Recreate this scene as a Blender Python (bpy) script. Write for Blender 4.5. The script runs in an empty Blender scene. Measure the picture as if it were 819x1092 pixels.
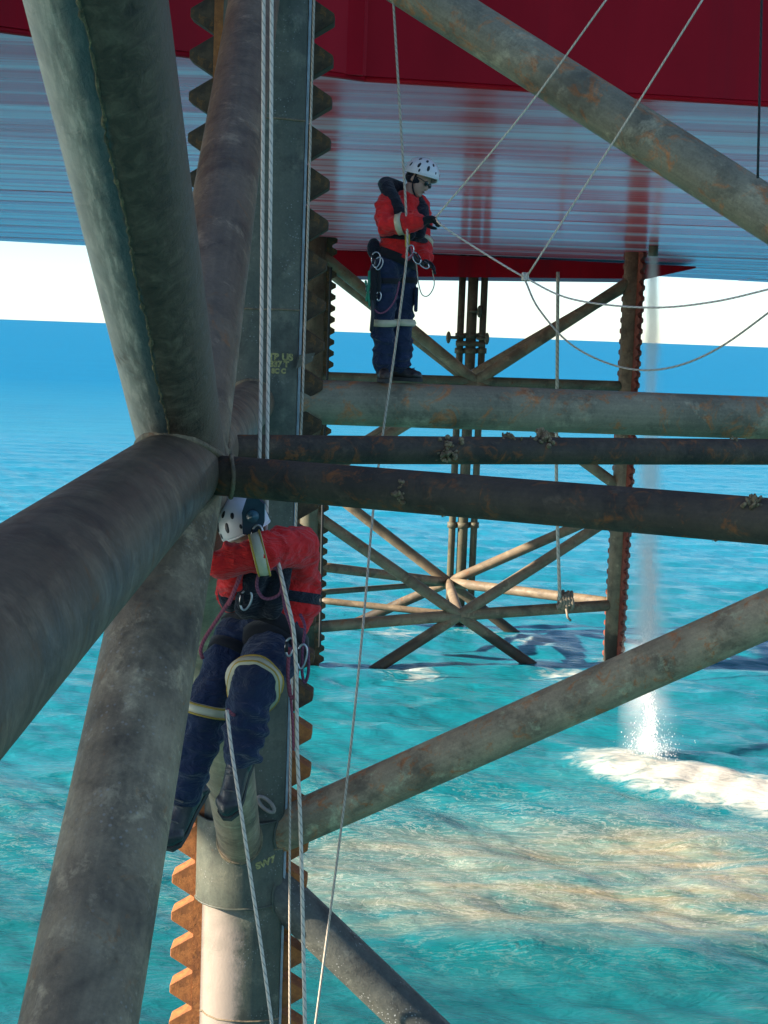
import bpy, bmesh, math, random
import numpy as np
from mathutils import Vector, Matrix, Quaternion

random.seed(7); rng = np.random.default_rng(7)
SC = bpy.context.scene
COL = SC.collection
PI = math.pi

# ------------------------------------------------------------------ camera
H = 9.65                       # lens height above the sea
FPX = 1650.0                   # focal length in pixels of the 819 x 1092 photograph
CX, CY = 409.5, 546.0
PITCH = math.radians(6.6); ROLL = math.radians(2.1)
CAM = Vector((0, 0, H))
Fv = Vector((0, math.cos(PITCH), -math.sin(PITCH)))
U0 = Vector((0, math.sin(PITCH), math.cos(PITCH))); R0 = Vector((1, 0, 0))
Rv = R0*math.cos(ROLL) + U0*math.sin(ROLL)
Uv = U0*math.cos(ROLL) - R0*math.sin(ROLL)
cd = bpy.data.cameras.new('camera'); cam = bpy.data.objects.new('camera', cd); COL.objects.link(cam)
cd.sensor_fit = 'VERTICAL'; cd.sensor_height = 24.0; cd.lens = FPX/1092*24.0
cd.clip_start = 0.05; cd.clip_end = 60000
m = Matrix((Rv, Uv, -Fv)).transposed().to_4x4(); m.translation = CAM
cam.matrix_world = m
SC.camera = cam

# ------------------------------------------------------------------ sky and sun
SUN_EL = math.radians(22.0); SUN_BACK = math.radians(9.0)
to_sun = Vector((-math.cos(SUN_EL)*math.cos(SUN_BACK), -math.cos(SUN_EL)*math.sin(SUN_BACK), math.sin(SUN_EL)))
W = bpy.data.worlds.new('World'); SC.world = W; W.use_nodes = True
wn = W.node_tree; wn.nodes.clear()
sky = wn.nodes.new('ShaderNodeTexSky'); sky.sky_type = 'NISHITA'; sky.sun_disc = False
sky.sun_elevation = SUN_EL; sky.sun_rotation = math.atan2(to_sun.x, to_sun.y)
sky.air_density = 0.8; sky.dust_density = 0.15; sky.ozone_density = 3.0
bg = wn.nodes.new('ShaderNodeBackground'); bg.inputs['Strength'].default_value = 0.085
wo = wn.nodes.new('ShaderNodeOutputWorld')
wb = wn.nodes.new('ShaderNodeMix'); wb.data_type = 'RGBA'; wb.blend_type = 'MULTIPLY'; wb.inputs[0].default_value = 1.0
wb.inputs[7].default_value = (.98, 1.0, 1.03, 1)      # white balance
wn.links.new(sky.outputs[0], wb.inputs[6]); wn.links.new(wb.outputs[2], bg.inputs[0]); wn.links.new(bg.outputs[0], wo.inputs[0])
sd = bpy.data.lights.new('sun', 'SUN'); sd.energy = 5.0; sd.angle = math.radians(0.6); sd.color = (1.0, 0.90, 0.76)
sun = bpy.data.objects.new('sun', sd); COL.objects.link(sun)
sun.rotation_mode = 'QUATERNION'; sun.rotation_quaternion = to_sun.to_track_quat('Z', 'Y')
SC.view_settings.view_transform = 'Standard'; SC.view_settings.look = 'None'
SC.view_settings.exposure = 1.55; SC.view_settings.gamma = 1.0
SC.view_settings.use_curve_mapping = False
SC.cycles.max_bounces = 8; SC.cycles.volume_bounces = 2; SC.cycles.transparent_max_bounces = 24

def P(x, y, Y):
    """point at horizontal distance Y seen at pixel (x, y) of the photograph"""
    d = Fv + Rv*((x-CX)/FPX) - Uv*((y-CY)/FPX)
    return CAM + d*(Y/d.y)
def PZ(x, y, z):
    d = Fv + Rv*((x-CX)/FPX) - Uv*((y-CY)/FPX)
    return CAM + d*((z-H)/d.z)

# ------------------------------------------------------------------ object helpers
def empty(name, loc, label, cat, group=None):
    o = bpy.data.objects.new(name, None); COL.objects.link(o); o.location = loc
    o.empty_display_size = 0.2
    o['label'] = label; o['category'] = cat
    if group: o['group'] = group
    return o
def world_off(o):
    v = Vector((0, 0, 0))
    while o is not None:
        v += o.location; o = o.parent
    return v
def link(name, me, mat, parent=None, smooth=True, label=None, cat=None, group=None, kind=None, loc=None):
    o = bpy.data.objects.new(name, me); COL.objects.link(o)
    if mat is not None and len(me.materials) == 0: me.materials.append(mat)
    if smooth and len(me.polygons):
        me.polygons.foreach_set('use_smooth', [True]*len(me.polygons))
    if parent is not None: o.parent = parent
    off = world_off(parent) if parent is not None else Vector((0, 0, 0))
    o.location = (Vector(loc) if loc is not None else Vector((0, 0, 0))) - off
    if label: o['label'] = label
    if cat: o['category'] = cat
    if group: o['group'] = group
    if kind: o['kind'] = kind
    return o

class MB:
    def __init__(s): s.v = []; s.f = []; s.uv = []
    def quad(s, f, uv=None):
        s.f.append(tuple(f)); s.uv.append(uv if uv else [(0, 0)]*len(f))
    def tube(s, pts, rad, seg=16, caps=True, up=None, flat=1.0, closed=False):
        pts = [Vector(p) for p in pts]; n = len(pts)
        if not hasattr(rad, '__len__'): rad = [rad]*n
        b = len(s.v); L = 0
        nrm = None; vs = [0]
        for i in range(n):
            if closed: t = pts[(i+1) % n]-pts[i-1]
            else: t = pts[min(i+1, n-1)]-pts[max(i-1, 0)]
            t.normalize()
            if nrm is None:
                ref = Vector(up) if up else (Vector((0, -1, 0)) if abs(t.y) < .8 else Vector((0, 0, 1)))
                nrm = (ref - t*ref.dot(t)).normalized()
            else:
                nrm = (nrm - t*nrm.dot(t)).normalized()
            bi = t.cross(nrm)
            if i: L += (pts[i]-pts[i-1]).length; vs.append(L)
            for k in range(seg):
                a = 2*PI*k/seg
                s.v.append(tuple(pts[i] + nrm*(math.cos(a)*rad[i]*flat) + bi*(math.sin(a)*rad[i])))
        rng_ = range(n if closed else n-1)
        for i in rng_:
            j = (i+1) % n
            v0 = vs[i]; v1 = vs[i+1] if i+1 < n else vs[i]+(pts[0]-pts[-1]).length
            for k in range(seg):
                k2 = (k+1) % seg
                u0 = (k/seg); u1 = ((k+1)/seg)
                s.quad((b+i*seg+k, b+i*seg+k2, b+j*seg+k2, b+j*seg+k), [(u0, v0), (u1, v0), (u1, v1), (u0, v1)])
        if caps and not closed:
            s.quad([b+k for k in range(seg)][::-1]); s.quad([b+(n-1)*seg+k for k in range(seg)])
        return s
    def prism(s, poly, axis0, axis1, axis2, h, org=(0, 0, 0)):
        """poly in (axis0, axis1), extruded by +-h/2 along axis2"""
        o = Vector(org); a0 = Vector(axis0); a1 = Vector(axis1); a2 = Vector(axis2)
        b = len(s.v); n = len(poly)
        for sg in (-.5, .5):
            for (p, q) in poly: s.v.append(tuple(o+a0*p+a1*q+a2*(h*sg)))
        s.quad([b+i for i in range(n)][::-1]); s.quad([b+n+i for i in range(n)])
        for i in range(n):
            j = (i+1) % n
            s.quad((b+i, b+j, b+n+j, b+n+i))
        return s
    def box(s, c, sx, sy, sz, M=None):
        c = Vector(c); M = M or Matrix.Identity(3); b = len(s.v)
        for z in (-.5, .5):
            for (x, y) in ((-.5, -.5), (.5, -.5), (.5, .5), (-.5, .5)):
                s.v.append(tuple(c + M @ Vector((x*sx, y*sy, z*sz))))
        for f in ((0, 3, 2, 1), (4, 5, 6, 7), (0, 1, 5, 4), (1, 2, 6, 5), (2, 3, 7, 6), (3, 0, 4, 7)):
            s.quad([b+i for i in f])
        return s
    def ell(s, c, r, M=None, nu=16, nv=10):
        c = Vector(c); M = M or Matrix.Identity(3); b = len(s.v)
        s.v.append(tuple(c + M @ Vector((0, 0, r[2]))))
        for i in range(1, nv):
            t = PI*i/nv
            for k in range(nu):
                a = 2*PI*k/nu
                s.v.append(tuple(c + M @ Vector((r[0]*math.sin(t)*math.cos(a), r[1]*math.sin(t)*math.sin(a), r[2]*math.cos(t)))))
        s.v.append(tuple(c + M @ Vector((0, 0, -r[2])))); e = len(s.v)-1
        for k in range(nu):
            k2 = (k+1) % nu
            s.quad((b, b+1+k, b+1+k2))
            for i in range(nv-2):
                s.quad((b+1+i*nu+k, b+1+(i+1)*nu+k, b+1+(i+1)*nu+k2, b+1+i*nu+k2))
            s.quad((e, b+1+(nv-2)*nu+k2, b+1+(nv-2)*nu+k))
        return s
    def capsule(s, pts, rad, seg=12, flat=1.0, up=None):
        pts = [Vector(p) for p in pts]
        if not hasattr(rad, '__len__'): rad = [rad]*len(pts)
        a, bb = pts[0], pts[-1]
        d0 = (pts[0]-pts[1]).normalized(); d1 = (pts[-1]-pts[-2]).normalized()
        P2, R2 = [], []
        for q in (1.0, .92, .7, .38):
            P2.append(a+d0*rad[0]*q); R2.append(max(rad[0]*math.sqrt(1-q*q), rad[0]*.02))
        P2 += pts; R2 += list(rad)
        for q in (.38, .7, .92, 1.0):
            P2.append(bb+d1*rad[-1]*q); R2.append(max(rad[-1]*math.sqrt(1-q*q), rad[-1]*.02))
        return s.tube(P2, R2, seg, True, up, flat)
    def mesh(s, name='m'):
        me = bpy.data.meshes.new(name); me.from_pydata(s.v, [], s.f)
        l = me.uv_layers.new(name='UVMap')
        flat = np.array([c for f in s.uv for q in f for c in q], dtype=np.float32)
        if len(flat) == len(me.loops)*2: l.data.foreach_set('uv', flat)
        me.update(); return me
    def build(s, name, mat, parent=None, **k): return link(name, s.mesh(name), mat, parent, **k)

def catmull(pts, n=8):
    pts = [Vector(p) for p in pts]
    if len(pts) < 3: return [pts[0].lerp(pts[1], i/n) for i in range(n+1)]
    out = []
    q = [pts[0]*2-pts[1]]+pts+[pts[-1]*2-pts[-2]]
    for i in range(1, len(q)-2):
        a, b, c, d = q[i-1], q[i], q[i+1], q[i+2]
        for k in range(n):
            t = k/n
            out.append(0.5*((2*b)+(c-a)*t+(2*a-5*b+4*c-d)*t*t+(3*b-3*c+d-a)*t**3))
    out.append(pts[-1]); return out

# ------------------------------------------------------------------ materials
class NT:
    def __init__(s, name):
        s.m = bpy.data.materials.new(name); s.m.use_nodes = True
        s.t = s.m.node_tree; s.t.nodes.clear()
        s.out = s.n('ShaderNodeOutputMaterial'); s.b = s.n('ShaderNodeBsdfPrincipled')
        s.l(s.b.outputs[0], s.out.inputs[0])
        s.tc = s.n('ShaderNodeTexCoord')
    def n(s, t, **k):
        o = s.t.nodes.new(t)
        for a, v in k.items(): setattr(o, a, v)
        return o
    def l(s, a, b): s.t.links.new(a, b)
    def set(s, sock, v):
        if isinstance(v, bpy.types.NodeSocket): s.l(v, sock)
        elif isinstance(v, (tuple, list)) and len(v) == 3 and sock.type == 'RGBA': sock.default_value = (*v, 1)
        else: sock.default_value = v
    def mapv(s, vec, scale=(1, 1, 1), rot=(0, 0, 0), loc=(0, 0, 0)):
        o = s.n('ShaderNodeMapping'); s.l(vec, o.inputs[0])
        o.inputs['Scale'].default_value = scale; o.inputs['Rotation'].default_value = rot; o.inputs['Location'].default_value = loc
        return o.outputs[0]
    def noise(s, vec, scale, detail=6, rough=.6, dist=0):
        o = s.n('ShaderNodeTexNoise'); s.l(vec, o.inputs['Vector'])
        o.inputs['Scale'].default_value = scale; o.inputs['Detail'].default_value = detail
        o.inputs['Roughness'].default_value = rough; o.inputs['Distortion'].default_value = dist
        return o.outputs[0]
    def ramp(s, f, stops, interp='LINEAR'):
        o = s.n('ShaderNodeValToRGB'); s.l(f, o.inputs[0]); r = o.color_ramp; r.interpolation = interp
        while len(r.elements) < len(stops): r.elements.new(.5)
        for e, (p, c) in zip(r.elements, stops):
            e.position = p; e.color = (c, c, c, 1) if not hasattr(c, '__len__') else (*c, 1)
        return o.outputs[0]
    def mix(s, f, a, b, mode='MIX'):
        o = s.n('ShaderNodeMix', data_type='RGBA', blend_type=mode)
        s.set(o.inputs[0], f); s.set(o.inputs[6], a); s.set(o.inputs[7], b); return o.outputs[2]
    def math(s, op, a, b=0.0, c=0.0):
        o = s.n('ShaderNodeMath', operation=op); s.set(o.inputs[0], a); s.set(o.inputs[1], b)
        if len(o.inputs) > 2: s.set(o.inputs[2], c)
        return o.outputs[0]
    def bump(s, h, strength=.3, dist=.02, normal=None):
        o = s.n('ShaderNodeBump'); o.inputs['Strength'].default_value = strength; o.inputs['Distance'].default_value = dist
        s.l(h, o.inputs['Height'])
        if normal is not None: s.l(normal, o.inputs['Normal'])
        return o.outputs[0]
    def fin(s, color, rough=.6, metal=0.0, normal=None, spec=.5, **k):
        s.set(s.b.inputs['Base Color'], color); s.set(s.b.inputs['Roughness'], rough)
        s.set(s.b.inputs['Metallic'], metal); s.set(s.b.inputs['Specular IOR Level'], spec)
        if normal is not None: s.l(normal, s.b.inputs['Normal'])
        for a, v in k.items(): s.set(s.b.inputs[a], v)
        return s.m

def steel(name, c0, c1, c2, rust=(.16, .065, .03), rust_at=.62, scale=2.2, rough=(.45, .8), bump=.35, speck=.0, pale=(.3, .3, .28), pale_at=.72, streak=True, gain=1.0):
    tint = lambda c: (c[0]*1.42*gain, c[1]*1.12*gain, c[2]*.70*gain)
    c0, c1, c2, rust, pale = map(tint, (c0, c1, c2, rust, pale))
    t = NT(name); ob = t.tc.outputs['Object']; uv = t.tc.outputs['UV']
    n1 = t.noise(ob, scale, 8, .62, .4)
    col = t.ramp(n1, [(.28, c0), (.5, c1), (.72, c2)])
    n2 = t.noise(ob, scale*3.1, 9, .7, .8)
    rm = t.ramp(n2, [(rust_at, 0.0), (rust_at+.1, 1.0)])
    col = t.mix(t.math('MULTIPLY', rm, .75), col, rust)
    bl = t.noise(ob, scale*1.7, 8, .7, .25)
    col = t.mix(t.ramp(bl, [(.36, .75), (.50, 0.0)]), col, t.mix(.6, col, (.012, .010, .009)))
    col = t.mix(t.ramp(t.noise(t.mapv(ob, (1, 1, 1), loc=(4, 9, 2)), scale*2.3, 9, .72, .2), [(.56, 0.0), (.68, .55)]), col, tuple(min(.8, x*1.7) for x in c2))
    n3 = t.noise(ob, scale*9, 6, .7)
    pm = t.ramp(n3, [(pale_at, 0.0), (pale_at+.06, 1.0)])
    col = t.mix(t.math('MULTIPLY', pm, .5), col, pale)
    if streak:
        st = t.noise(t.mapv(uv, (30, .9, 1)), 1.0, 5, .6)
        col = t.mix(t.ramp(st, [(.42, .3), (.62, 0.0)]), col, t.mix(.5, col, (.02, .018, .016)))
    if speck:
        v = t.n('ShaderNodeTexVoronoi'); t.l(ob, v.inputs['Vector']); v.inputs['Scale'].default_value = 38
        sp = t.math('MULTIPLY', t.ramp(v.outputs['Distance'], [(.16, 1.0), (.24, 0.0)]), t.ramp(t.noise(ob, 3.2, 3), [(.48, 0.0), (.62, speck)]))
        col = t.mix(sp, col, (.55, .54, .5))
    fine = t.noise(ob, 55, 6, .7)
    col = t.mix(t.ramp(fine, [(.3, .45), (.6, 0.0)]), col, t.mix(.55, col, (.015, .013, .012)))
    h = t.math('ADD', t.math('MULTIPLY', n2, .7), t.math('MULTIPLY', fine, .3))
    return t.fin(col, t.ramp(n2, [(.3, rough[0]), (.7, rough[1])]), .0, t.bump(h, bump, .02), .4)

M = {}
M['tube_dark'] = steel('tube_dark_steel', gain=1.25, c0=(.055, .048, .045), c1=(.085, .074, .068), c2=(.125, .11, .1), rust=(.17, .085, .045), rust_at=.6, rough=(.38, .7))
M['tube_mottled'] = steel('tube_mottled_steel', gain=1.6, c0=(.05, .046, .045), c1=(.13, .12, .112), c2=(.21, .2, .185), rust=(.17, .09, .05), rust_at=.6, scale=3.0, rough=(.45, .8), speck=.25, bump=.5)
M['tube_brown'] = steel('tube_brown_steel', gain=1.55, c0=(.07, .058, .055), c1=(.1, .085, .08), c2=(.15, .13, .12), rust=(.16, .085, .05), rust_at=.6, rough=(.4, .7))
M['tube_greygreen'] = steel('tube_grey_green_paint', gain=1.75, c0=(.085, .09, .092), c1=(.135, .142, .142), c2=(.2, .2, .195), rust=(.30, .12, .05), rust_at=.53, scale=1.5, rough=(.5, .85), bump=.5)
M['tube_grey'] = steel('tube_weathered_grey', gain=1.55, c0=(.11, .105, .1), c1=(.2, .19, .178), c2=(.29, .27, .25), rust=(.30, .12, .05), rust_at=.54, scale=2.4, rough=(.5, .85), bump=.9)
M['tube_black'] = steel('tube_black_rusted', gain=1.3, c0=(.03, .026, .025), c1=(.055, .046, .042), c2=(.085, .07, .06), rust=(.22, .085, .035), rust_at=.54, scale=3.2, rough=(.55, .85), bump=.6)
M['tube_speckled'] = steel('tube_speckled', gain=1.3, c0=(.035, .045, .058), c1=(.055, .07, .09), c2=(.085, .105, .13), rust_at=.7, scale=3, speck=.9, bump=.5)
M['far_steel'] = steel('far_leg_steel', (.12, .11, .11), (.18, .165, .16), (.25, .23, .22), rust=(.22, .1, .05), rust_at=.57, scale=1.2, bump=.3)
M['far_dark'] = steel('far_leg_dark', (.07, .08, .08), (.105, .12, .12), (.145, .16, .16), rust=(.14, .06, .04), rust_at=.57, scale=1.3, bump=.3)
M['chord_paint'] = steel('chord_blue_grey_paint', (.05, .075, .085), (.08, .105, .118), (.12, .14, .15), rust=(.16, .1, .06), rust_at=.66, scale=1.7, rough=(.4, .7), speck=.35)
def chord_mat():  # chord paint with sunlight painted in cream on the lower left
    m_ = M['chord_paint'].copy(); m_.name = 'chord_paint_and_painted_sun'; t = m_.node_tree
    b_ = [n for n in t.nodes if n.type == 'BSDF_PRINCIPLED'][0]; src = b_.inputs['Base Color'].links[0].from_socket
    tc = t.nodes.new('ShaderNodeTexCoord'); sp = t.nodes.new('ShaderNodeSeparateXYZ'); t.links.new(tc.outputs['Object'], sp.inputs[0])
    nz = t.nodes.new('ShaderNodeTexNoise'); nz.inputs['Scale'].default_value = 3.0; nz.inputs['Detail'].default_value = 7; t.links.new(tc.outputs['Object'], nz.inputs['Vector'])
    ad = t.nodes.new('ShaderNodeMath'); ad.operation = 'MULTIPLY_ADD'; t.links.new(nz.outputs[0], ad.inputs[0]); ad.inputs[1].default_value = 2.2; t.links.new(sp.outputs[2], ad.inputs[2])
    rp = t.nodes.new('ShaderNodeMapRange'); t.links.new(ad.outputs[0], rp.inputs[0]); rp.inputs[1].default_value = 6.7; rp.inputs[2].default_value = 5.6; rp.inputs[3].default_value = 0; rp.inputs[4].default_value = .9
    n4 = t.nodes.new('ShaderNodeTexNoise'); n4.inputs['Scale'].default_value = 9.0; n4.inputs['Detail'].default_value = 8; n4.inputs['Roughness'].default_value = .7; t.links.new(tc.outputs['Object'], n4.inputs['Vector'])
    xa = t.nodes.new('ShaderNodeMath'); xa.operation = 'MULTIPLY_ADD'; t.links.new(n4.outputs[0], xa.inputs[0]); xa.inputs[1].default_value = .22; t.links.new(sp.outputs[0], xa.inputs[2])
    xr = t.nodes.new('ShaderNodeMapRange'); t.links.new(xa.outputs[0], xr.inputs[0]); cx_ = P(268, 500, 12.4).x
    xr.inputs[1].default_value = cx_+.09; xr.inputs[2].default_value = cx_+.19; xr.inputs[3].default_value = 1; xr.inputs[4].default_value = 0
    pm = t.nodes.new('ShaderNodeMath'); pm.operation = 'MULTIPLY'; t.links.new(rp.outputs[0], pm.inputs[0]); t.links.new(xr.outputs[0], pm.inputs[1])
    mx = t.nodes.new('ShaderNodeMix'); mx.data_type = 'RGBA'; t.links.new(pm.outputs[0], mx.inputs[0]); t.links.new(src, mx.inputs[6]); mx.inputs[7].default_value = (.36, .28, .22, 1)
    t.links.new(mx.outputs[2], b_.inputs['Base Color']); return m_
M['chord_sunlit'] = chord_mat()
for nm_ in ('far_steel', 'far_dark'):                # dark wet growth in the tide band of the far leg
    t = M[nm_].node_tree; b_ = [n for n in t.nodes if n.type == 'BSDF_PRINCIPLED'][0]; src = b_.inputs['Base Color'].links[0].from_socket
    tc = t.nodes.new('ShaderNodeTexCoord'); mp = t.nodes.new('ShaderNodeSeparateXYZ'); t.links.new(tc.outputs['Object'], mp.inputs[0])
    nz = t.nodes.new('ShaderNodeTexNoise'); nz.inputs['Scale'].default_value = 2.5; nz.inputs['Detail'].default_value = 6; t.links.new(tc.outputs['Object'], nz.inputs['Vector'])
    ad = t.nodes.new('ShaderNodeMath'); ad.operation = 'MULTIPLY_ADD'; t.links.new(nz.outputs[0], ad.inputs[0]); ad.inputs[1].default_value = 1.2; t.links.new(mp.outputs[2], ad.inputs[2])
    rp = t.nodes.new('ShaderNodeMapRange'); t.links.new(ad.outputs[0], rp.inputs[0]); rp.inputs[1].default_value = 1.75; rp.inputs[2].default_value = 1.35; rp.inputs[3].default_value = 0; rp.inputs[4].default_value = .85
    mx = t.nodes.new('ShaderNodeMix'); mx.data_type = 'RGBA'; t.links.new(rp.outputs[0], mx.inputs[0]); t.links.new(src, mx.inputs[6]); mx.inputs[7].default_value = (.035, .026, .018, 1)
    t.links.new(mx.outputs[2], b_.inputs['Base Color'])
M['rack_rust'] = steel('rack_rust', (.16, .065, .035), (.27, .115, .05), (.38, .17, .07), rust=(.44, .2, .08), rust_at=.56, scale=4, rough=(.7, .95), bump=.5, streak=False)
M['rack_grey'] = steel('rack_weathered_grey', (.03, .024, .02), (.055, .042, .033), (.10, .08, .063), rust=(.2, .11, .05), rust_at=.55, scale=4, rough=(.7, .95), bump=.5, streak=False)
M['weld'] = steel('weld_metal', (.11, .1, .09), (.17, .155, .14), (.24, .225, .2), rust_at=.6, scale=8, bump=.8, streak=False)

def plain(name, c, rough=.6, spec=.5, var=.25, scale=12, bump=.0, metal=0.0, bscale=60):
    t = NT(name); ob = t.tc.outputs['Object']
    n = t.noise(ob, scale, 5, .6)
    dark = tuple(x*(1-var) for x in c); lite = tuple(min(1, x*(1+var)) for x in c)
    col = t.ramp(n, [(.3, dark), (.7, lite)])
    nm = t.bump(t.noise(ob, bscale, 5, .6), bump, .01) if bump else None
    return t.fin(col, rough, metal, nm, spec)

# ------------------------------------------------------------------ the sea
SILT_C = (4.8, 27.2); FOAM_C = (7.0, 33.5)
def sea_mesh():
    nr, na = 520, 720
    r = np.concatenate([[0.0], np.geomspace(9, 150, nr-60), np.geomspace(160, 40000, 60)])
    # dense fan in the looking direction, coarse elsewhere
    a = np.concatenate([np.linspace(-.36, .36, 560), np.linspace(.36, 2*PI-.36, 162)[1:-1]])
    na = len(a)
    rr, aa = np.meshgrid(r[1:], a, indexing='ij')
    x = rr*np.sin(aa); y = rr*np.cos(aa); z = np.zeros_like(x)
    g = np.random.default_rng(3)
    fade = np.clip((160-rr)/110, 0, 1)
    for i in range(64):
        wl = 0.5*(7.5/0.5)**g.random(); th = g.normal(-1.68, .38); k = 2*PI/wl
        amp = .0045*wl**.75*(.5+g.random())
        ph = g.random()*6.28
        q = k*(x*math.cos(th)+y*math.sin(th))+ph + .6*np.sin(.21*x+.17*y+i)
        z += amp*(np.sin(q)+.28*np.sin(2*q+1.2))*fade
    # boiling mound of foam where the jet lands
    fu = (x-FOAM_C[0])*.76-(y-FOAM_C[1])*.65; fv = (x-FOAM_C[0])*.65+(y-FOAM_C[1])*.76
    d = (fu/np.where(fu > 0, 7.0, 3.2))**2+(fv/1.5)**2
    foam = np.clip(1.25-.95*d, 0, 1.15)
    lump = sum(np.sin(x*f*math.cos(t)+y*f*math.sin(t)+p) for f, t, p in ((3.1, .4, 1), (4.3, 2.0, 2), (5.7, 1.1, .3), (7.7, 2.7, .9)))
    z += foam*(.20+.012*lump)*np.clip(1.4-.12*np.abs(fu), .3, 1)
    ds = ((x-SILT_C[0])/7.5)**2+((y-SILT_C[1]-.08*(x-SILT_C[0]))/3.3)**2
    silt = np.clip(1.25-ds, 0, 1)
    for (fx, fy, fr) in SPLASH:
        dd = np.hypot(x-fx, (y-fy))/fr
        foam = np.maximum(foam, np.clip(.62-.45*dd, 0, 1))
    stir = .9*np.exp(-(((x-3)/13)**2+((y-28.5)/5)**2))
    v = np.stack([x, y, z], -1).reshape(-1, 3)
    v = np.vstack([[0, 0, 0], v])
    n = nr-1
    idx = (1+np.arange(n*na)).reshape(n, na)
    nx = np.roll(idx, -1, 1)
    q = np.stack([idx[:-1], idx[1:], nx[1:], nx[:-1]], -1).reshape(-1, 4)[:, ::-1]
    tri = np.stack([np.zeros(na, int), idx[0], nx[0]], -1)[:, ::-1]
    me = bpy.data.meshes.new('sea')
    nq, ntv = len(q), len(tri)
    me.vertices.add(len(v)); me.vertices.foreach_set('co', v.astype(np.float32).ravel())
    loops = np.concatenate([q.ravel(), tri.ravel()]).astype(np.int32)
    me.loops.add(len(loops)); me.loops.foreach_set('vertex_index', loops)
    me.polygons.add(nq+ntv)
    me.polygons.foreach_set('loop_start', np.concatenate([np.arange(nq)*4, nq*4+np.arange(ntv)*3]).astype(np.int32))
    me.update(calc_edges=True); me.validate()
    for nm, arr in (('foam', foam), ('silt', silt), ('stir', stir)):
        at = me.attributes.new(nm, 'FLOAT', 'POINT')
        at.data.foreach_set('value', np.concatenate([[0], arr.ravel()]).astype(np.float32))
    return me
def sea_mat():
    t = NT('sea_water'); ob = t.tc.outputs['Object']
    def attr(n): return t.n('ShaderNodeAttribute', attribute_name=n).outputs['Fac']
    sep = t.n('ShaderNodeSeparateXYZ'); t.l(ob, sep.inputs[0])
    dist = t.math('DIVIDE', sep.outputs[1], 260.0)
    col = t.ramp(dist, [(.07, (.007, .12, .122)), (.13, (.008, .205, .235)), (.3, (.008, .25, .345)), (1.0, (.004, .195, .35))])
    p = t.noise(t.mapv(ob, (.16, .42, 1)), 1.0, 5, .55, .5)
    col = t.mix(t.ramp(p, [(.38, .22), (.62, 0.0)]), col, t.mix(.5, col, (.0, .07, .11)))
    far = t.noise(t.mapv(ob, (.012, .05, 1)), 1.0, 7, .68, .6)
    col = t.mix(t.ramp(far, [(.35, .3), (.6, 0.0)]), col, t.mix(.5, col, (.0, .12, .25)))
    # suspended silt
    sn = t.noise(t.mapv(ob, (.2, .75, 1), (0, 0, .14)), 1.0, 6, .55, 1.4)
    sm = t.math('MULTIPLY', attr('silt'), t.ramp(sn, [(.32, .12), (.64, 1.0)]))
    scol = t.ramp(t.noise(t.mapv(ob, (.5, 1.7, 1)), 1.0, 6, .6, 1.0), [(.3, (.19, .27, .18)), (.5, (.43, .33, .18)), (.7, (.56, .43, .26))])
    col = t.mix(t.ramp(sm, [(.04, 0.0), (1.0, .78)]), col, scol)
    # pale stirred-up green water
    st = t.math('MULTIPLY', attr('stir'), t.ramp(t.noise(t.mapv(ob, (.35, .9, 1), loc=(7, 3, 0)), 1.0, 6, .6, 1.2), [(.46, 0.0), (.72, .5)]))
    col = t.mix(st, col, (.16, .42, .39))
    # lacy foam streaks and solid foam
    fn = t.noise(t.mapv(ob, (.8, 2.3, 1), (0, 0, .15)), 1.0, 9, .68, 2.2)
    ridge = t.math('ABSOLUTE', t.math('SUBTRACT', fn, .5))
    lace = t.math('MULTIPLY', t.ramp(ridge, [(.0, 1.0), (.022, .0)]), t.ramp(t.math('MAXIMUM', attr('silt'), attr('stir')), [(.15, 0.0), (.8, .45)]))
    f2 = t.noise(t.mapv(ob, (1.0, 1.6, 1)), 1.3, 9, .66, 1.0)
    gate = t.math('MINIMUM', t.math('MULTIPLY', attr('foam'), 2.5), 1.0)
    fm = t.ramp(t.math('ADD', attr('foam'), t.math('MULTIPLY', gate, t.math('MULTIPLY', t.math('SUBTRACT', f2, .5), 2.6))), [(.2, 0.0), (1.15, .92)])
    tot = t.math('MAXIMUM', lace, fm)
    col = t.mix(tot, col, t.ramp(f2, [(.3, (.56, .52, .43)), (.65, (.84, .79, .68))]))
    b0 = t.noise(t.mapv(ob, (.10, .34, 1)), 1.0, 6, .6, .4)
    b1 = t.noise(t.mapv(ob, (.6, 1.9, 1), (0, 0, .1)), 1.1, 8, .6, .6)
    b2 = t.noise(t.mapv(ob, (.8, 1.3, 1)), 5.0, 6, .6, .3)
    nm = t.bump(b1, .8, .11, t.bump(b0, .8, .3))
    nm = t.bump(b2, .5, .03, nm)
    nm = t.bump(f2, .3, .1, nm)
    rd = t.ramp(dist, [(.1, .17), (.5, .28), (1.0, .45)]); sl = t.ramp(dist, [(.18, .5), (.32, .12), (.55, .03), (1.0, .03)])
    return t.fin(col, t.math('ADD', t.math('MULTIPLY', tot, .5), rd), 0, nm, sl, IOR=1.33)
entries = [P(427, 716, 43.6), P(590, 714, 44.2), P(563, 686, 49), P(655, 705, 46), P(413, 662, 49.5), P(500, 680, 50.5)]
SPLASH = [(e.x+.25, e.y-.1, 1.1) for e in entries]
sea = link('sea', sea_mesh(), sea_mat(), kind='structure', label='turquoise choppy sea with tan silt plume and white foam')

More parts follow.
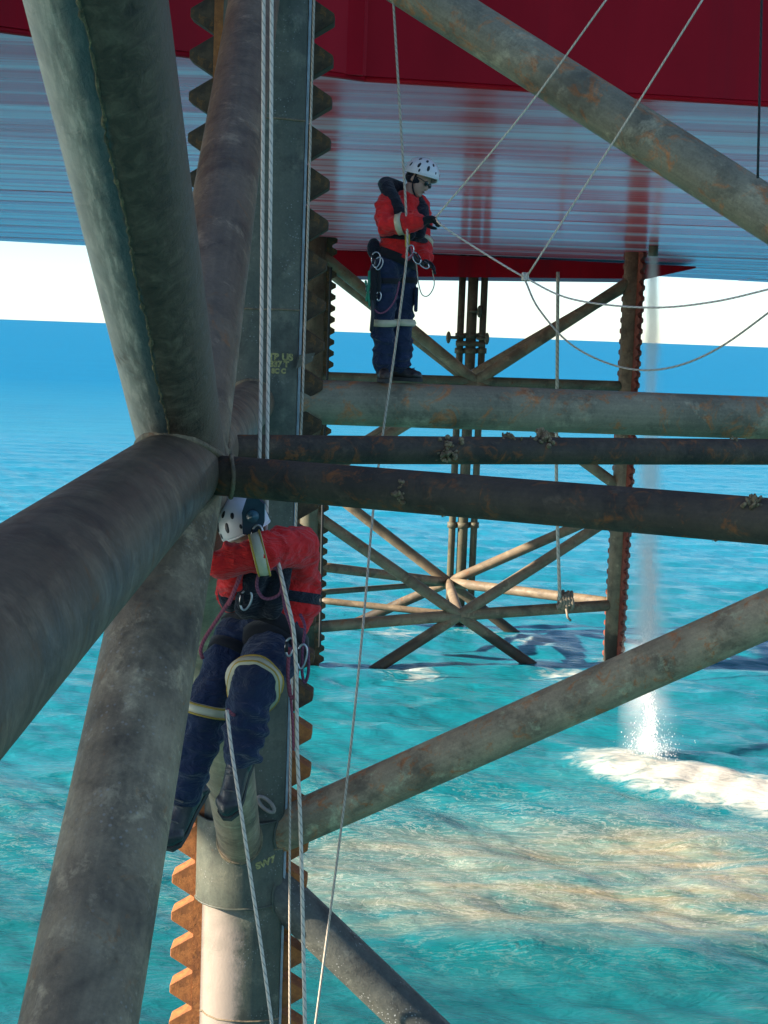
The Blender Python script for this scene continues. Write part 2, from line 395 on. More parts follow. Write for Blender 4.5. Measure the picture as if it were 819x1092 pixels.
# ------------------------------------------------------------------ the hull overhead
HB = H + 2.6
def hull_mats():
    t = NT('hull_red_paint'); ob = t.tc.outputs['Object']
    n = t.noise(t.mapv(ob, (1, 1, .35)), .9, 7, .6)
    col = t.ramp(n, [(.3, (.34, .002, .010)), (.55, (.43, .003, .013)), (.75, (.5, .006, .017))])
    sc = t.ramp(t.noise(ob, 6, 8, .72), [(.66, 0.0), (.71, 1.0)])
    col = t.mix(t.math('MULTIPLY', sc, .5), col, (.12, .02, .02))
    st = t.ramp(t.noise(t.mapv(ob, (2.2, 2.2, .05)), 1.0, 5), [(.52, 0.0), (.7, .5)])
    col = t.mix(st, col, (.2, .012, .02))
    red = t.fin(col, .5, 0, t.bump(t.noise(ob, 1.4, 4), .12, .05), .12)
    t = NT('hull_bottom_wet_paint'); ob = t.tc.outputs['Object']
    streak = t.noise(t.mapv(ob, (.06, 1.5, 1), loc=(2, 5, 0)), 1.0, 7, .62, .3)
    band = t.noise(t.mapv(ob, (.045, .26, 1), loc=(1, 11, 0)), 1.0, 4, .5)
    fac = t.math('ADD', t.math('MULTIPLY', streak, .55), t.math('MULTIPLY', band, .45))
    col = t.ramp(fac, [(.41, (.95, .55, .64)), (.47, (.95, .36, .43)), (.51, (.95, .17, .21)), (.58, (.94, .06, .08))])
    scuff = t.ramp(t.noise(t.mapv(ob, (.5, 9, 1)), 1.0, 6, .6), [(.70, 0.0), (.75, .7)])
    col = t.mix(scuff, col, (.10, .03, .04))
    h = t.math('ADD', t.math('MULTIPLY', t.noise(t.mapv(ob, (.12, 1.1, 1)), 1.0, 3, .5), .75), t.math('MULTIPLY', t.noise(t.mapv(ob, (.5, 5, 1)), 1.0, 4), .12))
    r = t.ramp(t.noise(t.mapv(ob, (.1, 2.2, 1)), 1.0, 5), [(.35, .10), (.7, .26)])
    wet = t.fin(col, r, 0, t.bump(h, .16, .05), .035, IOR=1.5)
    return red, wet
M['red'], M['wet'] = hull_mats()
M['seam'] = plain('hull_joint_dark', (.07, .015, .02), .8)
eL = PZ(-60, 22, HB); eC = PZ(388, 83, HB); eR = PZ(819, 110, HB)
def ext(a, b, X): return a + (b-a)*((X-a.x)/(b.x-a.x))
fL = PZ(0, 257, HB); fR = PZ(819, 301, HB)
XL, XR = -18.0, 30.0
nearL = ext(eL, eC, XL); nearR = ext(eC, eR, XR); farL = ext(fL, fR, XL); farR = ext(fL, fR, XR)
hull = empty('platform_hull', (8, 30, HB), 'red jack-up platform hull overhead with glossy wet underside', 'hull')
HT = 8.0
b = MB(); poly = [nearL, eC, nearR, farR, farL]
b.prism([(p.x, p.y) for p in poly], (1, 0, 0), (0, 1, 0), (0, 0, 1), HT, (0, 0, HB+.05+HT/2)); b.build('hull_body', M['seam'], hull, smooth=False)
# leg-well walls as welded plates, each a slab of its own
def wall_run(a, c, x0, x1, step, off):
    x = x0; d = (c-a).normalized(); nrm = Vector((d.y, -d.x, 0)).normalized()
    while x < x1-1e-3:
        xe = min(x+step, x1)
        p, q = ext(a, c, x), ext(a, c, xe)
        for zi, (z0, z1) in enumerate(((-.0, 2.4), (2.412, HT))):
            w = MB(); L = (q-p).length-.012
            mid = (p+q)/2
            j = random.uniform(0, .006)
            Mx = Matrix((d, -nrm, Vector((0, 0, 1)))).transposed()
            w.box((mid.x+nrm.x*(.03+j+off), mid.y+nrm.y*(.03+j+off), HB+(z0+z1)/2+.01), L, .06, z1-z0, Mx)
            w.build('wall_plate', M['red'], hull, smooth=False)
        x = xe
wall_run(eL, eC, XL, eC.x, 5.2, 0)
wall_run(eC, eR, eC.x, XR, 5.6, .0)
b = MB(); b.box((eC.x-.16, eC.y-.1, HB+1.6), .3, .16, 3.2); b.build('corner_stiffener', M['red'], hull, smooth=False)
b = MB(); b.tube([ext(eL, eC, XL)+Vector((0, -.02, -.01)), eC+Vector((0, -.02, -.01))], .035, 8); b.build('edge_bar', M['red'], hull)
b = MB(); b.tube([eC+Vector((0, -.02, -.01)), ext(eC, eR, XR)+Vector((0, -.02, -.01))], .035, 8); b.build('edge_bar', M['red'], hull)
# bottom plates in strakes
ys = [13.2, 17.2, 19.4, 21.7, 24.1, 26.6, 29.3, 32, 34.8, 37.7, 40.7, 43.8, 47, 50.3, 53.7, 57, 61, 66]
def clipq(x0, x1, y0, y1):
    poly = [(x0, y0), (x1, y0), (x1, y1), (x0, y1)]
    def cut(poly, a, c, keep_above):
        out = []
        def side(p):
            s = (p[1]-(a.y+(c.y-a.y)*(p[0]-a.x)/(c.x-a.x)))
            return s if keep_above else -s
        for i in range(len(poly)):
            p, q = poly[i], poly[(i+1) % len(poly)]; sp, sq = side(p), side(q)
            if sp >= 0: out.append(p)
            if sp*sq < 0:
                t = sp/(sp-sq); out.append((p[0]+(q[0]-p[0])*t, p[1]+(q[1]-p[1])*t))
        return out
    poly = cut(poly, eC, eR, True) if x0 >= eC.x-.01 else cut(poly, eL, eC, True)
    if poly: poly = cut(poly, fL, fR, False)
    return poly
for i in range(len(ys)-1):
    xs = [XL, random.uniform(-15, -12.5), random.uniform(13.5, 16), XR]
    xs2 = sorted(xs+[eC.x]) if ys[i] < 22 else xs
    for x0, x1 in zip(xs2[:-1], xs2[1:]):
        near_ = ys[i] < 22
        pl = clipq(x0+(0 if near_ else .006), x1-(0 if near_ else .006), ys[i]+.007, ys[i+1]-.007)
        if len(pl) < 3: continue
        cx = sum(p[0] for p in pl)/len(pl); cy = sum(p[1] for p in pl)/len(pl)
        if near_: cx, cy = 0.0, 0.0
        w = MB(); w.prism([(p[0]-cx, p[1]-cy) for p in pl], (1, 0, 0), (0, 1, 0), (0, 0, 1), .03)
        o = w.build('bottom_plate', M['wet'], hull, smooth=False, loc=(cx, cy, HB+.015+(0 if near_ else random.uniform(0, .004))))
        if not near_: o.rotation_euler = (random.gauss(0, .0022), random.gauss(0, .0005), 0)
# unseen left hull wing shaped to shade the leg, and keel box at the far end
b = MB(); b.prism([(XL, -3), (-13, -3), (-13, ext(eL, eC, -13).y-.04), (XL, nearL.y-.04)], (1, 0, 0), (0, 1, 0), (0, 0, 1), HT-.1, (0, 0, HB+HT/2)); b.build('hull_shade_wing', M['red'], hull, smooth=False)
k0 = PZ(250, 262, HB); kY = PZ(500, 272, HB).y
def kp(x, y): return P(x, y, kY)
pts = [kp(240, 250), kp(742, 284), kp(742, 286), kp(690, 297.5), kp(240, 293)]
b = MB(); b.prism([(p.x, min(p.z, HB+.02)) for p in pts], (1, 0, 0), (0, 0, 1), (0, 1, 0), 3.5, (0, kY+1.75, 0)); b.build('keel_box', M['red'], hull, smooth=False)
jt = PZ(697, 262, HB)
b = MB(); b.tube([jt+Vector((0, 0, .1)), jt+Vector((0, 0, -.28))], .13, 16); b.build('discharge_pipe', M['far_dark'], hull)

# ------------------------------------------------------------------ falling water
def jet():
    base = P(690, 806, 35.4); base.z = .0
    top = jt+Vector((0, 0, -.25)); Lz = top.z-base.z
    kx, ky = (top.x-base.x)/Lz, (top.y-base.y)/Lz
    def rad(z):
        t = 1-z/Lz; return .18+.62*t**1.3
    b = MB(); n = 30
    b.tube([(base.x+kx*z+.25*(1-z/Lz)**2, base.y+ky*z, z) for z in [Lz*i/n for i in range(n+1)]], [rad(Lz*i/n)*1.25 for i in range(n+1)], 24)
    root = empty('falling_water', (base.x, base.y, 0), 'white column of discharge water falling from the hull into the sea', 'water jet')
    root['kind'] = 'stuff'
    t = NT('falling_mist'); t.t.nodes.remove(t.b)
    ob = t.tc.outputs['Object']; sp = t.n('ShaderNodeSeparateXYZ'); t.l(ob, sp.inputs[0]); x, y, z = sp.outputs
    fall = t.math('SUBTRACT', 1.0, t.math('DIVIDE', z, Lz))                  # 0 at the hull, 1 at the sea
    wob = t.math('MULTIPLY', t.math('SUBTRACT', t.noise(t.mapv(ob, (.0, .0, .9)), 1.0, 3), .5), t.math('MULTIPLY', fall, .5))
    dx = t.math('SUBTRACT', t.math('SUBTRACT', x, base.x), t.math('ADD', t.math('MULTIPLY', z, kx), wob))
    dy = t.math('SUBTRACT', t.math('SUBTRACT', y, base.y), t.math('MULTIPLY', z, ky))
    r2 = t.math('ADD', t.math('MULTIPLY', dx, dx), t.math('MULTIPLY', dy, dy))
    def gauss(R): return t.math('POWER', 2.718, t.math('MULTIPLY', t.math('DIVIDE', r2, t.math('MULTIPLY', R, R)), -1.0))
    rc = t.math('ADD', .06, t.math('MULTIPLY', fall, .10))
    rm = t.math('ADD', .10, t.math('MULTIPLY', t.math('POWER', fall, 1.2), .34))
    st = t.ramp(t.noise(t.mapv(ob, (3.2, 3.2, .8)), 1.0, 5, .6, .6), [(.36, 0.0), (.66, 1.0)])
    puff = t.ramp(t.noise(t.mapv(ob, (.9, .9, .55), loc=(3, 1, 4)), 1.0, 4), [(.38, .12), (.62, 1.0)])
    core = t.math('MULTIPLY', gauss(rc), t.math('MULTIPLY_ADD', fall, -19.0, 22.0))
    mist = t.math('MULTIPLY', gauss(rm), t.math('MULTIPLY_ADD', fall, -5.0, 6.2))
    den = t.math('ADD', t.math('MULTIPLY', core, st), t.math('MULTIPLY', mist, puff))
    pv = t.n('ShaderNodeVolumePrincipled'); pv.inputs['Color'].default_value = (.97, .96, .93, 1); pv.inputs['Anisotropy'].default_value = .0
    t.l(t.math('MULTIPLY', den, 1.5), pv.inputs['Density']); t.l(pv.outputs[0], t.out.inputs['Volume'])
    me = b.mesh('mist'); o = link('mist', me, t.m, None, kind=None)
    o.parent = root; o.location = -root.location
    o['kind'] = 'stuff'
    # torn drops inside the lower fall
    n = 2600
    tt = .62+.38*rng.random(n)**.8; zz = Lz*(1-tt)+.05
    px = base.x+kx*zz+rng.normal(0, 1, n)*(.04+.09*(tt-.5))+.10*np.sin(zz*2.3)*tt; py = base.y+ky*zz+rng.normal(0, .12, n)
    sz = .003+.0045*rng.random(n)
    k = 900
    px = np.append(px, base.x+.05+rng.normal(0, .25, k)); py = np.append(py, base.y-.2+rng.normal(0, .4, k)); zz = np.append(zz, .2+rng.exponential(.2, k)); sz = np.append(sz, .002+.003*rng.random(k))
    c = np.stack([px, py, zz], -1); N = len(c)
    tet = np.array([[1, 1, 1], [1, -1, -1], [-1, 1, -1], [-1, -1, 1]], float)
    stz = np.stack([np.ones(N), np.ones(N), 1.5+3*rng.random(N)], -1)
    v = c[:, None, :]+tet[None]*(sz[:, None]*stz)[:, None, :]
    f = ((np.arange(N)*4)[:, None, None]+np.array([[0, 1, 2], [0, 3, 1], [0, 2, 3], [1, 3, 2]])[None]).reshape(-1, 3)
    me = bpy.data.meshes.new('drops'); me.from_pydata(v.reshape(-1, 3).tolist(), [], f.tolist())
    o = link('drops', me, plain('spray_drops', (.92, .9, .86), .4, var=.03), None, smooth=False)
    o.parent = root; o.location = -root.location; o['kind'] = 'stuff'
jet()

# ------------------------------------------------------------------ near leg
leg = empty('lattice_leg', (-1, 12.4, 0), 'near lattice platform leg of thick weathered tubes with toothed chord', 'platform leg')
C1 = P(268, 500, 12.4); cX, cY = C1.x, C1.y
RB = .18
z_hi = H+7.5; z_mid = H-.585
def tube_part(name, a, bb, r, mat, parent, seg=40, n=24, up=None):
    b = MB(); a = Vector(a); bb = Vector(bb)
    b.tube([a.lerp(bb, i/n) for i in range(n+1)], r, seg, True, up); return b.build(name, mat, parent)
def bead(parent, main_p, main_d, d, R, r, mat=None, th=.014):
    """weld bead where a brace (axis d, radius r) meets a can (axis main_d, radius R) at main_p"""
    m_ = Vector(main_d).normalized(); d = Vector(d).normalized(); p0 = Vector(main_p)
    u = (m_ - d*m_.dot(d)).normalized(); v = d.cross(u); pts = []
    N = 40
    for i in range(N):
        a = 2*PI*i/N; q = u*(r*math.cos(a))+v*(r*math.sin(a))
        dp = d-m_*d.dot(m_); qp = q-m_*q.dot(m_)
        A = dp.dot(dp); B = 2*dp.dot(qp); Cc = qp.dot(qp)-R*R
        D = max(B*B-4*A*Cc, 0); s = (-B+math.sqrt(D))/(2*A)
        pts.append(p0+q+d*s+ (q.normalized()*random.uniform(-.001, .004)))
    b = MB(); b.tube(pts, [th*random.uniform(.85, 1.15) for _ in pts], 8, False, closed=True); return b.build('weld_bead', mat or M['weld'], parent)

# chord: rounded shells either side of a toothed rack plate
chord = None
def shell_profile(sg):
    pts = []
    for i in range(13):
        a = PI+PI/2*i/12
        pts.append((.30*math.cos(a), .28*math.sin(a)))
    pts += [(.10, -.278), (.20, -.262), (.335, -.215), (.352, -.205), (.36, -.19), (.36, -.102)]
    pts = [(-.30, -.102)]+[p for p in pts if p[1] < -.102]
    return [(x, y*sg) for x, y in pts]
def extr(profile, zs, cx, cy, closed=False):
    b = MB(); n = len(profile)
    for z in zs:
        for (x, y) in profile: b.v.append((cx+x, cy+y, z))
    L = [0]
    for i in range(1, n): L.append(L[-1]+math.hypot(profile[i][0]-profile[i-1][0], profile[i][1]-profile[i-1][1]))
    for k in range(len(zs)-1):
        for i in range(n-1):
            b.quad((k*n+i, k*n+i+1, (k+1)*n+i+1, (k+1)*n+i), [(L[i]/2, zs[k]), (L[i+1]/2, zs[k]), (L[i+1]/2, zs[k+1]), (L[i]/2, zs[k+1])])
    return b
zs = [i*.25 for i in range(-6, int((z_hi)/.25)+1)]
chord = extr(shell_profile(1), zs, cX, cY).build('chord_shell', M['chord_sunlit'], leg)
extr(shell_profile(-1), zs, cX, cY).build('chord_shell', M['chord_sunlit'], leg)
for z in np.arange(1.1, z_hi, 1.45):
    b = MB(); pr = shell_profile(1)
    b.tube([(cX+x*1.004, cY+y*1.004, z+random.uniform(-.004, .004)) for x, y in pr], .008, 6, True, up=(0, 0, 1)); b.build('weld_bead', M['weld'], chord)
b = MB(); b.box((cX, cY, (z_hi-1.5)/2), .74, .2, z_hi+1.5); rack = b.build('rack_plate', M['rack_rust'], leg, smooth=False)
PIT = .315
def tooth_mesh(name, mat):
    b = MB(); b.prism([(-.06, -.155), (.0, -.152), (.18, -.04), (.19, -.03), (.19, .03), (.18, .04), (.0, .152), (-.06, .155)], (1, 0, 0), (0, 0, 1), (0, 1, 0), .196)
    me = b.mesh(name); me.materials.append(mat)
    bm = bmesh.new(); bm.from_mesh(me)
    bmesh.ops.bevel(bm, geom=[e for e in bm.edges if len(e.link_faces) == 2 and e.calc_face_angle(0) > 1.2], offset=.004, segments=1, affect='EDGES')
    bm.to_mesh(me); bm.free()
    return me
tm = [tooth_mesh('tooth', M['rack_rust']), tooth_mesh('tooth', M['rack_grey'])]
zr = H-4.2
for side in (-1, 1):
    z = 2.6
    while z < H+3.4:
        o = link('tooth', tm[0 if z < zr+1.2 else 1], None, rack, smooth=False, loc=(cX+side*.365, cY+random.uniform(-.002, .002), z))
        o.rotation_euler = (0, 0 if side > 0 else PI, 0)
        z += PIT
# flange strip along the right edge, its highlight painted as a paler colour
b = MB(); b.box((cX+.372, cY-.135, (z_hi-1.5)/2), .018, .06, z_hi+1.5); b.build('edge_strip', plain('edge_highlight_paint', (.42, .45, .45), .5), leg, smooth=False)

N1 = Vector((P(197, 497, 6.6).x, 6.6, z_mid))
N4 = Vector((cX, cY, z_mid)); N3 = Vector((cX, cY, P(259, 908, cY).z))
# horizontal of the side face: passes through the crossing node
dH = (N4-N1).normalized()
Bend = Vector((P(0, 665, 3.2).x, 3.2, P(0, 665, 3.2).z)); Bdir = (Bend-N1).normalized()
horiz = tube_part('brace', N1+(N1-Bend).normalized()*.02, N1+Bdir*6.2, RB, M['tube_dark'], leg, 56, 40)
hor2 = tube_part('brace', N1-Bdir*.0, N4, RB*.995, M['tube_brown'], leg, 48, 30)
def brace_to(x, y, Y, over, r, mat, seg=48):
    e = P(x, y, Y); d = (e-N1).normalized(); L = (e-N1).length+over
    o = tube_part('brace', N1, N1+d*L, r, mat, leg, seg, 40); return o, d
# green painted upper brace with a crusted seam
def green_tube():
    t = NT('tube_green_and_crust'); ob = t.tc.outputs['Object']; uv = t.tc.outputs['UV']
    s = t.n('ShaderNodeSeparateXYZ'); t.l(uv, s.inputs[0])
    jag = t.noise(ob, 9, 6, .65)
    u = t.math('ADD', s.outputs[0], t.math('MULTIPLY', t.math('SUBTRACT', jag, .5), .035))
    st = t.noise(t.mapv(uv, (30, 5, 1), (0, 0, .5)), 1.0, 7, .66, .15)
    green = t.ramp(st, [(.36, (.17, .155, .125)), (.5, (.29, .26, .20)), (.62, (.56, .48, .37))])
    green = t.mix(t.ramp(u, [(SEAM_U-.16, .85), (SEAM_U-.05, 0.0)]), green, t.ramp(t.noise(ob, 6, 6, .6), [(.3, (.52, .44, .34)), (.7, (.80, .68, .52))]))  # paler toward the left edge: sky light painted into the colour
    blot = t.ramp(t.noise(ob, 5, 5), [(.64, 0.0), (.7, .6)])
    green = t.mix(blot, green, (.2, .13, .085))
    n2 = t.noise(ob, 14, 9, .72, .6)
    brown = t.ramp(n2, [(.3, (.05, .03, .02)), (.5, (.125, .08, .05)), (.7, (.24, .165, .105))])
    edge = t.ramp(s.outputs[0], [(.0, 0.0), (SEAM_U-.004, 0.0), (SEAM_U+.004, 1.0)])
    # wide teal bare-paint band just beside the seam
    teal = t.ramp(u, [(SEAM_U-.05, 0.0), (SEAM_U-.025, .85)])
    green = t.mix(teal, green, (.045, .085, .088))
    far = t.ramp(u, [(SEAM_U+.11, 0.0), (SEAM_U+.19, 1.0)])
    brown = t.mix(far, brown, t.ramp(n2, [(.3, (.13, .086, .056)), (.7, (.19, .13, .086))]))
    m_ = t.ramp(u, [(SEAM_U-.004, 0.0), (SEAM_U+.006, 1.0)])
    col = t.mix(m_, green, brown)
    return t.fin(col, t.ramp(n2, [(.3, .45), (.7, .8)]), 0, t.bump(t.math('ADD', n2, t.math('MULTIPLY', st, .5)), .6, .02), .4)
eA = P(103, 0, 3.95); dA = (eA-N1).normalized()
upA = (CAM-N1.lerp(eA, .6)); upA = (upA-dA*upA.dot(dA)).normalized()
# put the uv split on the hidden side: u=.5 faces the camera
bA = MB(); LA = (eA-N1).length+.9
bA.tube([N1.lerp(N1+dA*LA, i/60) for i in range(61)], RB*.98, 64, True, up=-upA)
leftness = dA.cross(-upA)            # direction of u=.25
side_sign = 1 if leftness.dot(Rv) < 0 else -1   # +1: u=.25 lies to the left in the picture
SEAM_U = .5-.035 if side_sign > 0 else .5+.035
if side_sign < 0:
    bA.uv = [[(1-u, v) for u, v in f] for f in bA.uv]; SEAM_U = .5-.035
tA = bA.build('brace', green_tube(), leg)
def surf(a_u, s):                      # point on tube A at u, distance s
    uu = a_u if side_sign > 0 else 1-a_u
    a = 2*PI*uu; n_ = -upA; bi = dA.cross(n_)
    return N1+dA*s+(n_*math.cos(a)+bi*math.sin(a))*RB*.98
sp = []; sr = []
for i in range(150):
    s = .26+i/149*(LA-.3); sp.append(surf(SEAM_U+.004*math.sin(s*9)+random.uniform(-.003, .003), s)); sr.append(.0035*random.uniform(.5, 1.5)*(1 if random.random() < .85 else 1.8))
b = MB(); b.tube(sp, sr, 8); b.build('seam_ridge', steel('crusted_seam', (.05, .055, .045), (.13, .13, .10), (.28, .26, .19), scale=20, rust_at=.6, bump=.8, streak=False), tA)
bead(tA, N1, Bdir, dA, RB, RB*.98, th=.018)
oC, dC = brace_to(84, 1092, 4.5, 1.2, RB, M['tube_mottled'], 56); bead(oC, N1, Bdir, dC, RB, RB)
oD, dD = brace_to(271, 0, 11.0, 3.4, RB*.97, M['tube_brown']); bead(oD, N1, Bdir, dD, RB, RB*.97)
dE = (N3-N1).normalized(); oE = tube_part('brace', N1, N3, RB*.96, steel('tube_pale_brace', (.17, .15, .15), (.28, .25, .25), (.40, .36, .36), rust_at=.64), leg, 48, 40); bead(oE, N1, Bdir, dE, RB, RB*.96)
bead(hor2, N4, (0, 0, 1), (N1-N4), .29, RB, th=.016)
bead(oE, N3, (0, 0, 1), (N1-N3), .372, RB*.96, th=.016)
# front-face horizontal with the standing man, and the two diagonals
G1 = P(819, 446, 13.1); G1.z = z_mid+.0
G0 = N4; G0 = N4+Vector((0, 0, .015)); dG = (P(819, 446, 13.1)-G0).normalized()
gal = tube_part('brace', G0, G0+dG*9.5, RB, M['tube_greygreen'], leg, 48, 60)
def diag(anchor, x, y, Y, mat, over=3.0, r=RB):
    e = P(x, y, Y); d = (e-anchor).normalized(); o = tube_part('brace', anchor, anchor+d*((e-anchor).length+over), r, mat, leg, 48, 50); bead(o, anchor, (0, 0, 1), d, .372, r, th=.014, mat=M['chord_paint']); return o, d
oR1, _ = diag(N3+Vector((0, 0, .03)), 819, 655, 11.6, M['tube_grey'])
oR2, _ = diag(N3+Vector((0, 0, -.03)), 446, 1092, 12.1, M['tube_speckled'], 5)
NT_ = P(300, -70, cY); NT_.x, NT_.y = cX, cY
eT = P(819, 228, 11.2); dT = (eT-P(460, 0, 12.2)).normalized(); aT = P(460, 0, 12.2)
oT = tube_part('brace', aT-dT*1.35, eT+dT*3, RB, M['tube_greygreen'], leg, 48, 50)
arc = [(.372*math.cos(PI+.28+(PI-.56)*i/24), .372*math.sin(PI+.28+(PI-.56)*i/24)) for i in range(25)]
can = extr(arc, [N3.z-.36, N3.z-.34, N3.z, N3.z+.32, N3.z+.34], cX, cY).build('node_can', M['chord_paint'], leg)
for zz in (N3.z-.36, N3.z+.34):
    b = MB(); b.tube([(cX+x*.995, cY+y*.995, zz+random.uniform(-.003, .003)) for x, y in arc], .012, 6, True, up=(0, 0, 1)); b.build('weld_bead', M['chord_paint'], can)
# plan bracing from the crossing node
def plan(p0, x, y, Y, over, r, mat):
    e = P(x, y, Y); d = (e-p0).normalized(); o = tube_part('brace', p0, p0+d*((e-p0).length+over), r, mat, leg, 40, 60); return o, d
s2 = P(222, 506, 6.35); oh2, dh2 = plan(s2, 819, 556, 5.4, 3.5, .083, M['tube_black'])
s1 = P(226, 479, 7.5); oh1, dh1 = plan(s1, 819, 482, 8.6, 4.5, .072, M['tube_black'])
bead(oh2, s2-dh2*.08, Bdir, dh2, RB+.01, .083, th=.01)
# padeye and small gussets on the chord
t0 = P(284, 857, cY-.30); b = MB()
path = []
for i in range(20):
    a = 2*PI*i/20; lx, lz = .085*math.cos(a), .035*math.sin(a); ca, sa = math.cos(-.75), math.sin(-.75)
    path.append(t0+Vector((lx*ca-lz*sa, -.02, lx*sa+lz*ca)))
b.tube(path, .016, 8, False, closed=True); b.build('padeye', plain('padeye_steel', (.3, .25, .2), .7, bump=.3), chord)
t1 = P(327, 385, cY-.08); b = MB(); b.prism([(-.07, -.06), (.05, .0), (.07, .07), (-.05, .05)], (1, 0, 0), (0, 0, 1), (0, 1, 0), .03, t1+Vector((0, -.16, 0))); b.build('lug', M['chord_paint'], chord, smooth=False)

# yellow paint-marker writing on the chord, as thin paint lying on the shell
YEL = plain('yellow_marker', (.36, .30, .11), .8, var=.5, scale=40)
def writing(text, x, y, size, parent, rot=0.0, xsq=1.0):
    cu = bpy.data.curves.new('paint_mark', 'FONT'); cu.body = text; cu.size = size; cu.extrude = .0012; cu.offset = .004
    cu.align_x = 'CENTER'
    o = bpy.data.objects.new('paint_mark', cu); COL.objects.link(o)
    dg = bpy.context.evaluated_depsgraph_get(); me = bpy.data.meshes.new_from_object(o.evaluated_get(dg))
    bpy.data.objects.remove(o)
    p = P(x, y, cY-.27)
    onc = abs(p.z-N3.z) < .33
    lx = p.x-cX
    # follow the shell: front surface depth and slope at lx
    pr = shell_profile(1); yv = -.28
    for (x0, y0), (x1, y1) in zip(pr[:-1], pr[1:]):
        if x0 <= lx <= x1: yv = y0+(y1-y0)*(lx-x0)/(x1-x0+1e-9)
    co = np.empty(len(me.vertices)*3); me.vertices.foreach_get('co', co); co = co.reshape(-1, 3)
    out = []
    ca, sa = math.cos(rot), math.sin(rot)
    for a, c, d in co:
        a, c = a*ca-c*sa, a*sa+c*ca
        xx = lx+a*xsq; yy = -.28
        for (x0, y0), (x1, y1) in zip(pr[:-1], pr[1:]):
            if x0 <= xx <= x1: yy = y0+(y1-y0)*(xx-x0)/(x1-x0+1e-9)
        if onc: yy = -math.sqrt(max(.372**2-xx*xx, .01))
        out.append((cX+xx, cY+yy-.003-d, p.z+c))
    me.vertices.foreach_set('co', np.array(out).ravel()); me.update()
    link('paint_mark', me, YEL, parent, smooth=False)
writing('TB US', 299, 384, .072, chord); writing('337 T', 297.5, 391, .062, chord); writing('SC C', 297, 398, .05, chord)
writing('SW7', 284, 922, .075, chord, .25)

# marine growth on the braces
GROW = steel('barnacle_shell', (.12, .1, .085), (.26, .22, .18), (.45, .39, .32), rust=(.25, .12, .08), rust_at=.55, scale=30, bump=.8, streak=False)
def growth(c, size, n, parent, nrm):
    nrm = Vector(nrm).normalized(); b = MB(); c = Vector(c)
    u = nrm.cross(Vector((.3, .8, .5))).normalized(); v = nrm.cross(u)
    for _ in range(n):
        rr = size*min(1.6, abs(random.gauss(0, .62))); a = random.random()*6.28
        p = c+u*rr*math.cos(a)+v*rr*.8*math.sin(a)
        d = (nrm+u*random.gauss(0, .45)+v*random.gauss(0, .45)).normalized(); h = size*random.uniform(.2, .75)*max(.25, 1.15-rr/size*.8); r0 = size*random.uniform(.09, .22)
        b.tube([p-d*.01, p+d*h*.6, p+d*h], [r0, r0*.8, r0*.4], 7)
    b.build('marine_growth', GROW, parent, kind='stuff')
tocam = Vector((0, -1, .15))
def on(x, y, Y): return P(x, y, Y)
def Yat(o0, d, x):                     # depth of a brace's axis at picture column x
    best = None
    for i in range(400):
        q = o0+d*(i*.03); r_ = q-CAM; px = CX+FPX*r_.dot(Rv)/r_.dot(Fv)
        if best is None or abs(px-x) < best[0]: best = (abs(px-x), q)
    return best[1]
q = Yat(s1, dh1, 475); growth(q+Vector((0, -0.068, .0)), .075, 44, oh1, (0, -1, .1))
q = Yat(s1, dh1, 541); growth(q+Vector((0, -.02, .07)), .05, 22, oh1, (0, -.3, 1))
q = Yat(s1, dh1, 577); growth(q+Vector((0, -.02, .07)), .07, 30, oh1, (0, -.4, 1))
q = Yat(s1, dh1, 780); growth(q+Vector((0, -.02, .07)), .03, 14, oh1, (0, -.4, 1))
q = Yat(s2, dh2, 799); growth(q+Vector((0, -.05, .065)), .05, 36, oh2, (0, -.4, 1))
q = Yat(s2, dh2, 765); growth(q+Vector((0, -.03, -.078)), .016, 12, oh2, (0, -.3, -1))
q = Yat(s2, dh2, 424); growth(q+Vector((0, -.08, -.01)), .05, 26, oh2, (0, -1, 0))
q = Yat(s2, dh2, 470); growth(q+Vector((0, -.02, -.08)), .014, 8, oh2, (0, 0, -1))

# ------------------------------------------------------------------ far leg
fleg = empty('lattice_leg', P(500, 700, 46), 'distant tan lattice leg standing in the sea below the hull', 'platform leg')
fleg.location.z = 0
def far_chord(X, Y, ang, mat, rmat, r=.27):
    c = link('chord', MB().tube([(X, Y, -3), (X, Y, HB+1)], r, 24).mesh('c'), mat, fleg)
    b = MB(); ca, sa = math.cos(ang), math.sin(ang); a0 = Vector((ca, sa, 0)); a2 = Vector((-sa, ca, 0))
    b.box((X, Y, (HB-2)/2), .84, .13, HB+4, Matrix((a0, a2, Vector((0, 0, 1)))).transposed())
    z = .2
    while z < HB+.5:
        for sgn in (-1, 1):
            b.prism([(.40*sgn, -.14), (.56*sgn, -.05), (.56*sgn, .05), (.40*sgn, .14)], a0, (0, 0, 1), a2, .126, (X, Y, z))
        z += PIT
    rk = b.build('rack_plate', rmat, fleg, smooth=False)
p = P(331, 500, 44); F1 = p.copy(); far_chord(p.x, p.y, .15, M['far_dark'], M['rack_grey'])
p = P(665, 500, 46); F2 = p.copy(); far_chord(p.x, p.y, math.radians(-68), M['far_steel'], steel('far_rack_red', (.09, .02, .018), (.15, .035, .028), (.2, .06, .04), scale=4, streak=False), r=.30)
RF = .165
def fb(a, bb, r=RF, mat='far_steel'): return tube_part('brace', a, bb, r, M[mat], fleg, 20, 10)
U = P(507, 407, 45); Lc = P(490, 656, 44.9)
zc = (U.z+Lc.z)/2
def on_chord(F, z): return Vector((F.x, F.y, z))
c1a, c2a = on_chord(F1, P(338, 545, 44).z), on_chord(F2, P(662, 535, 46).z)
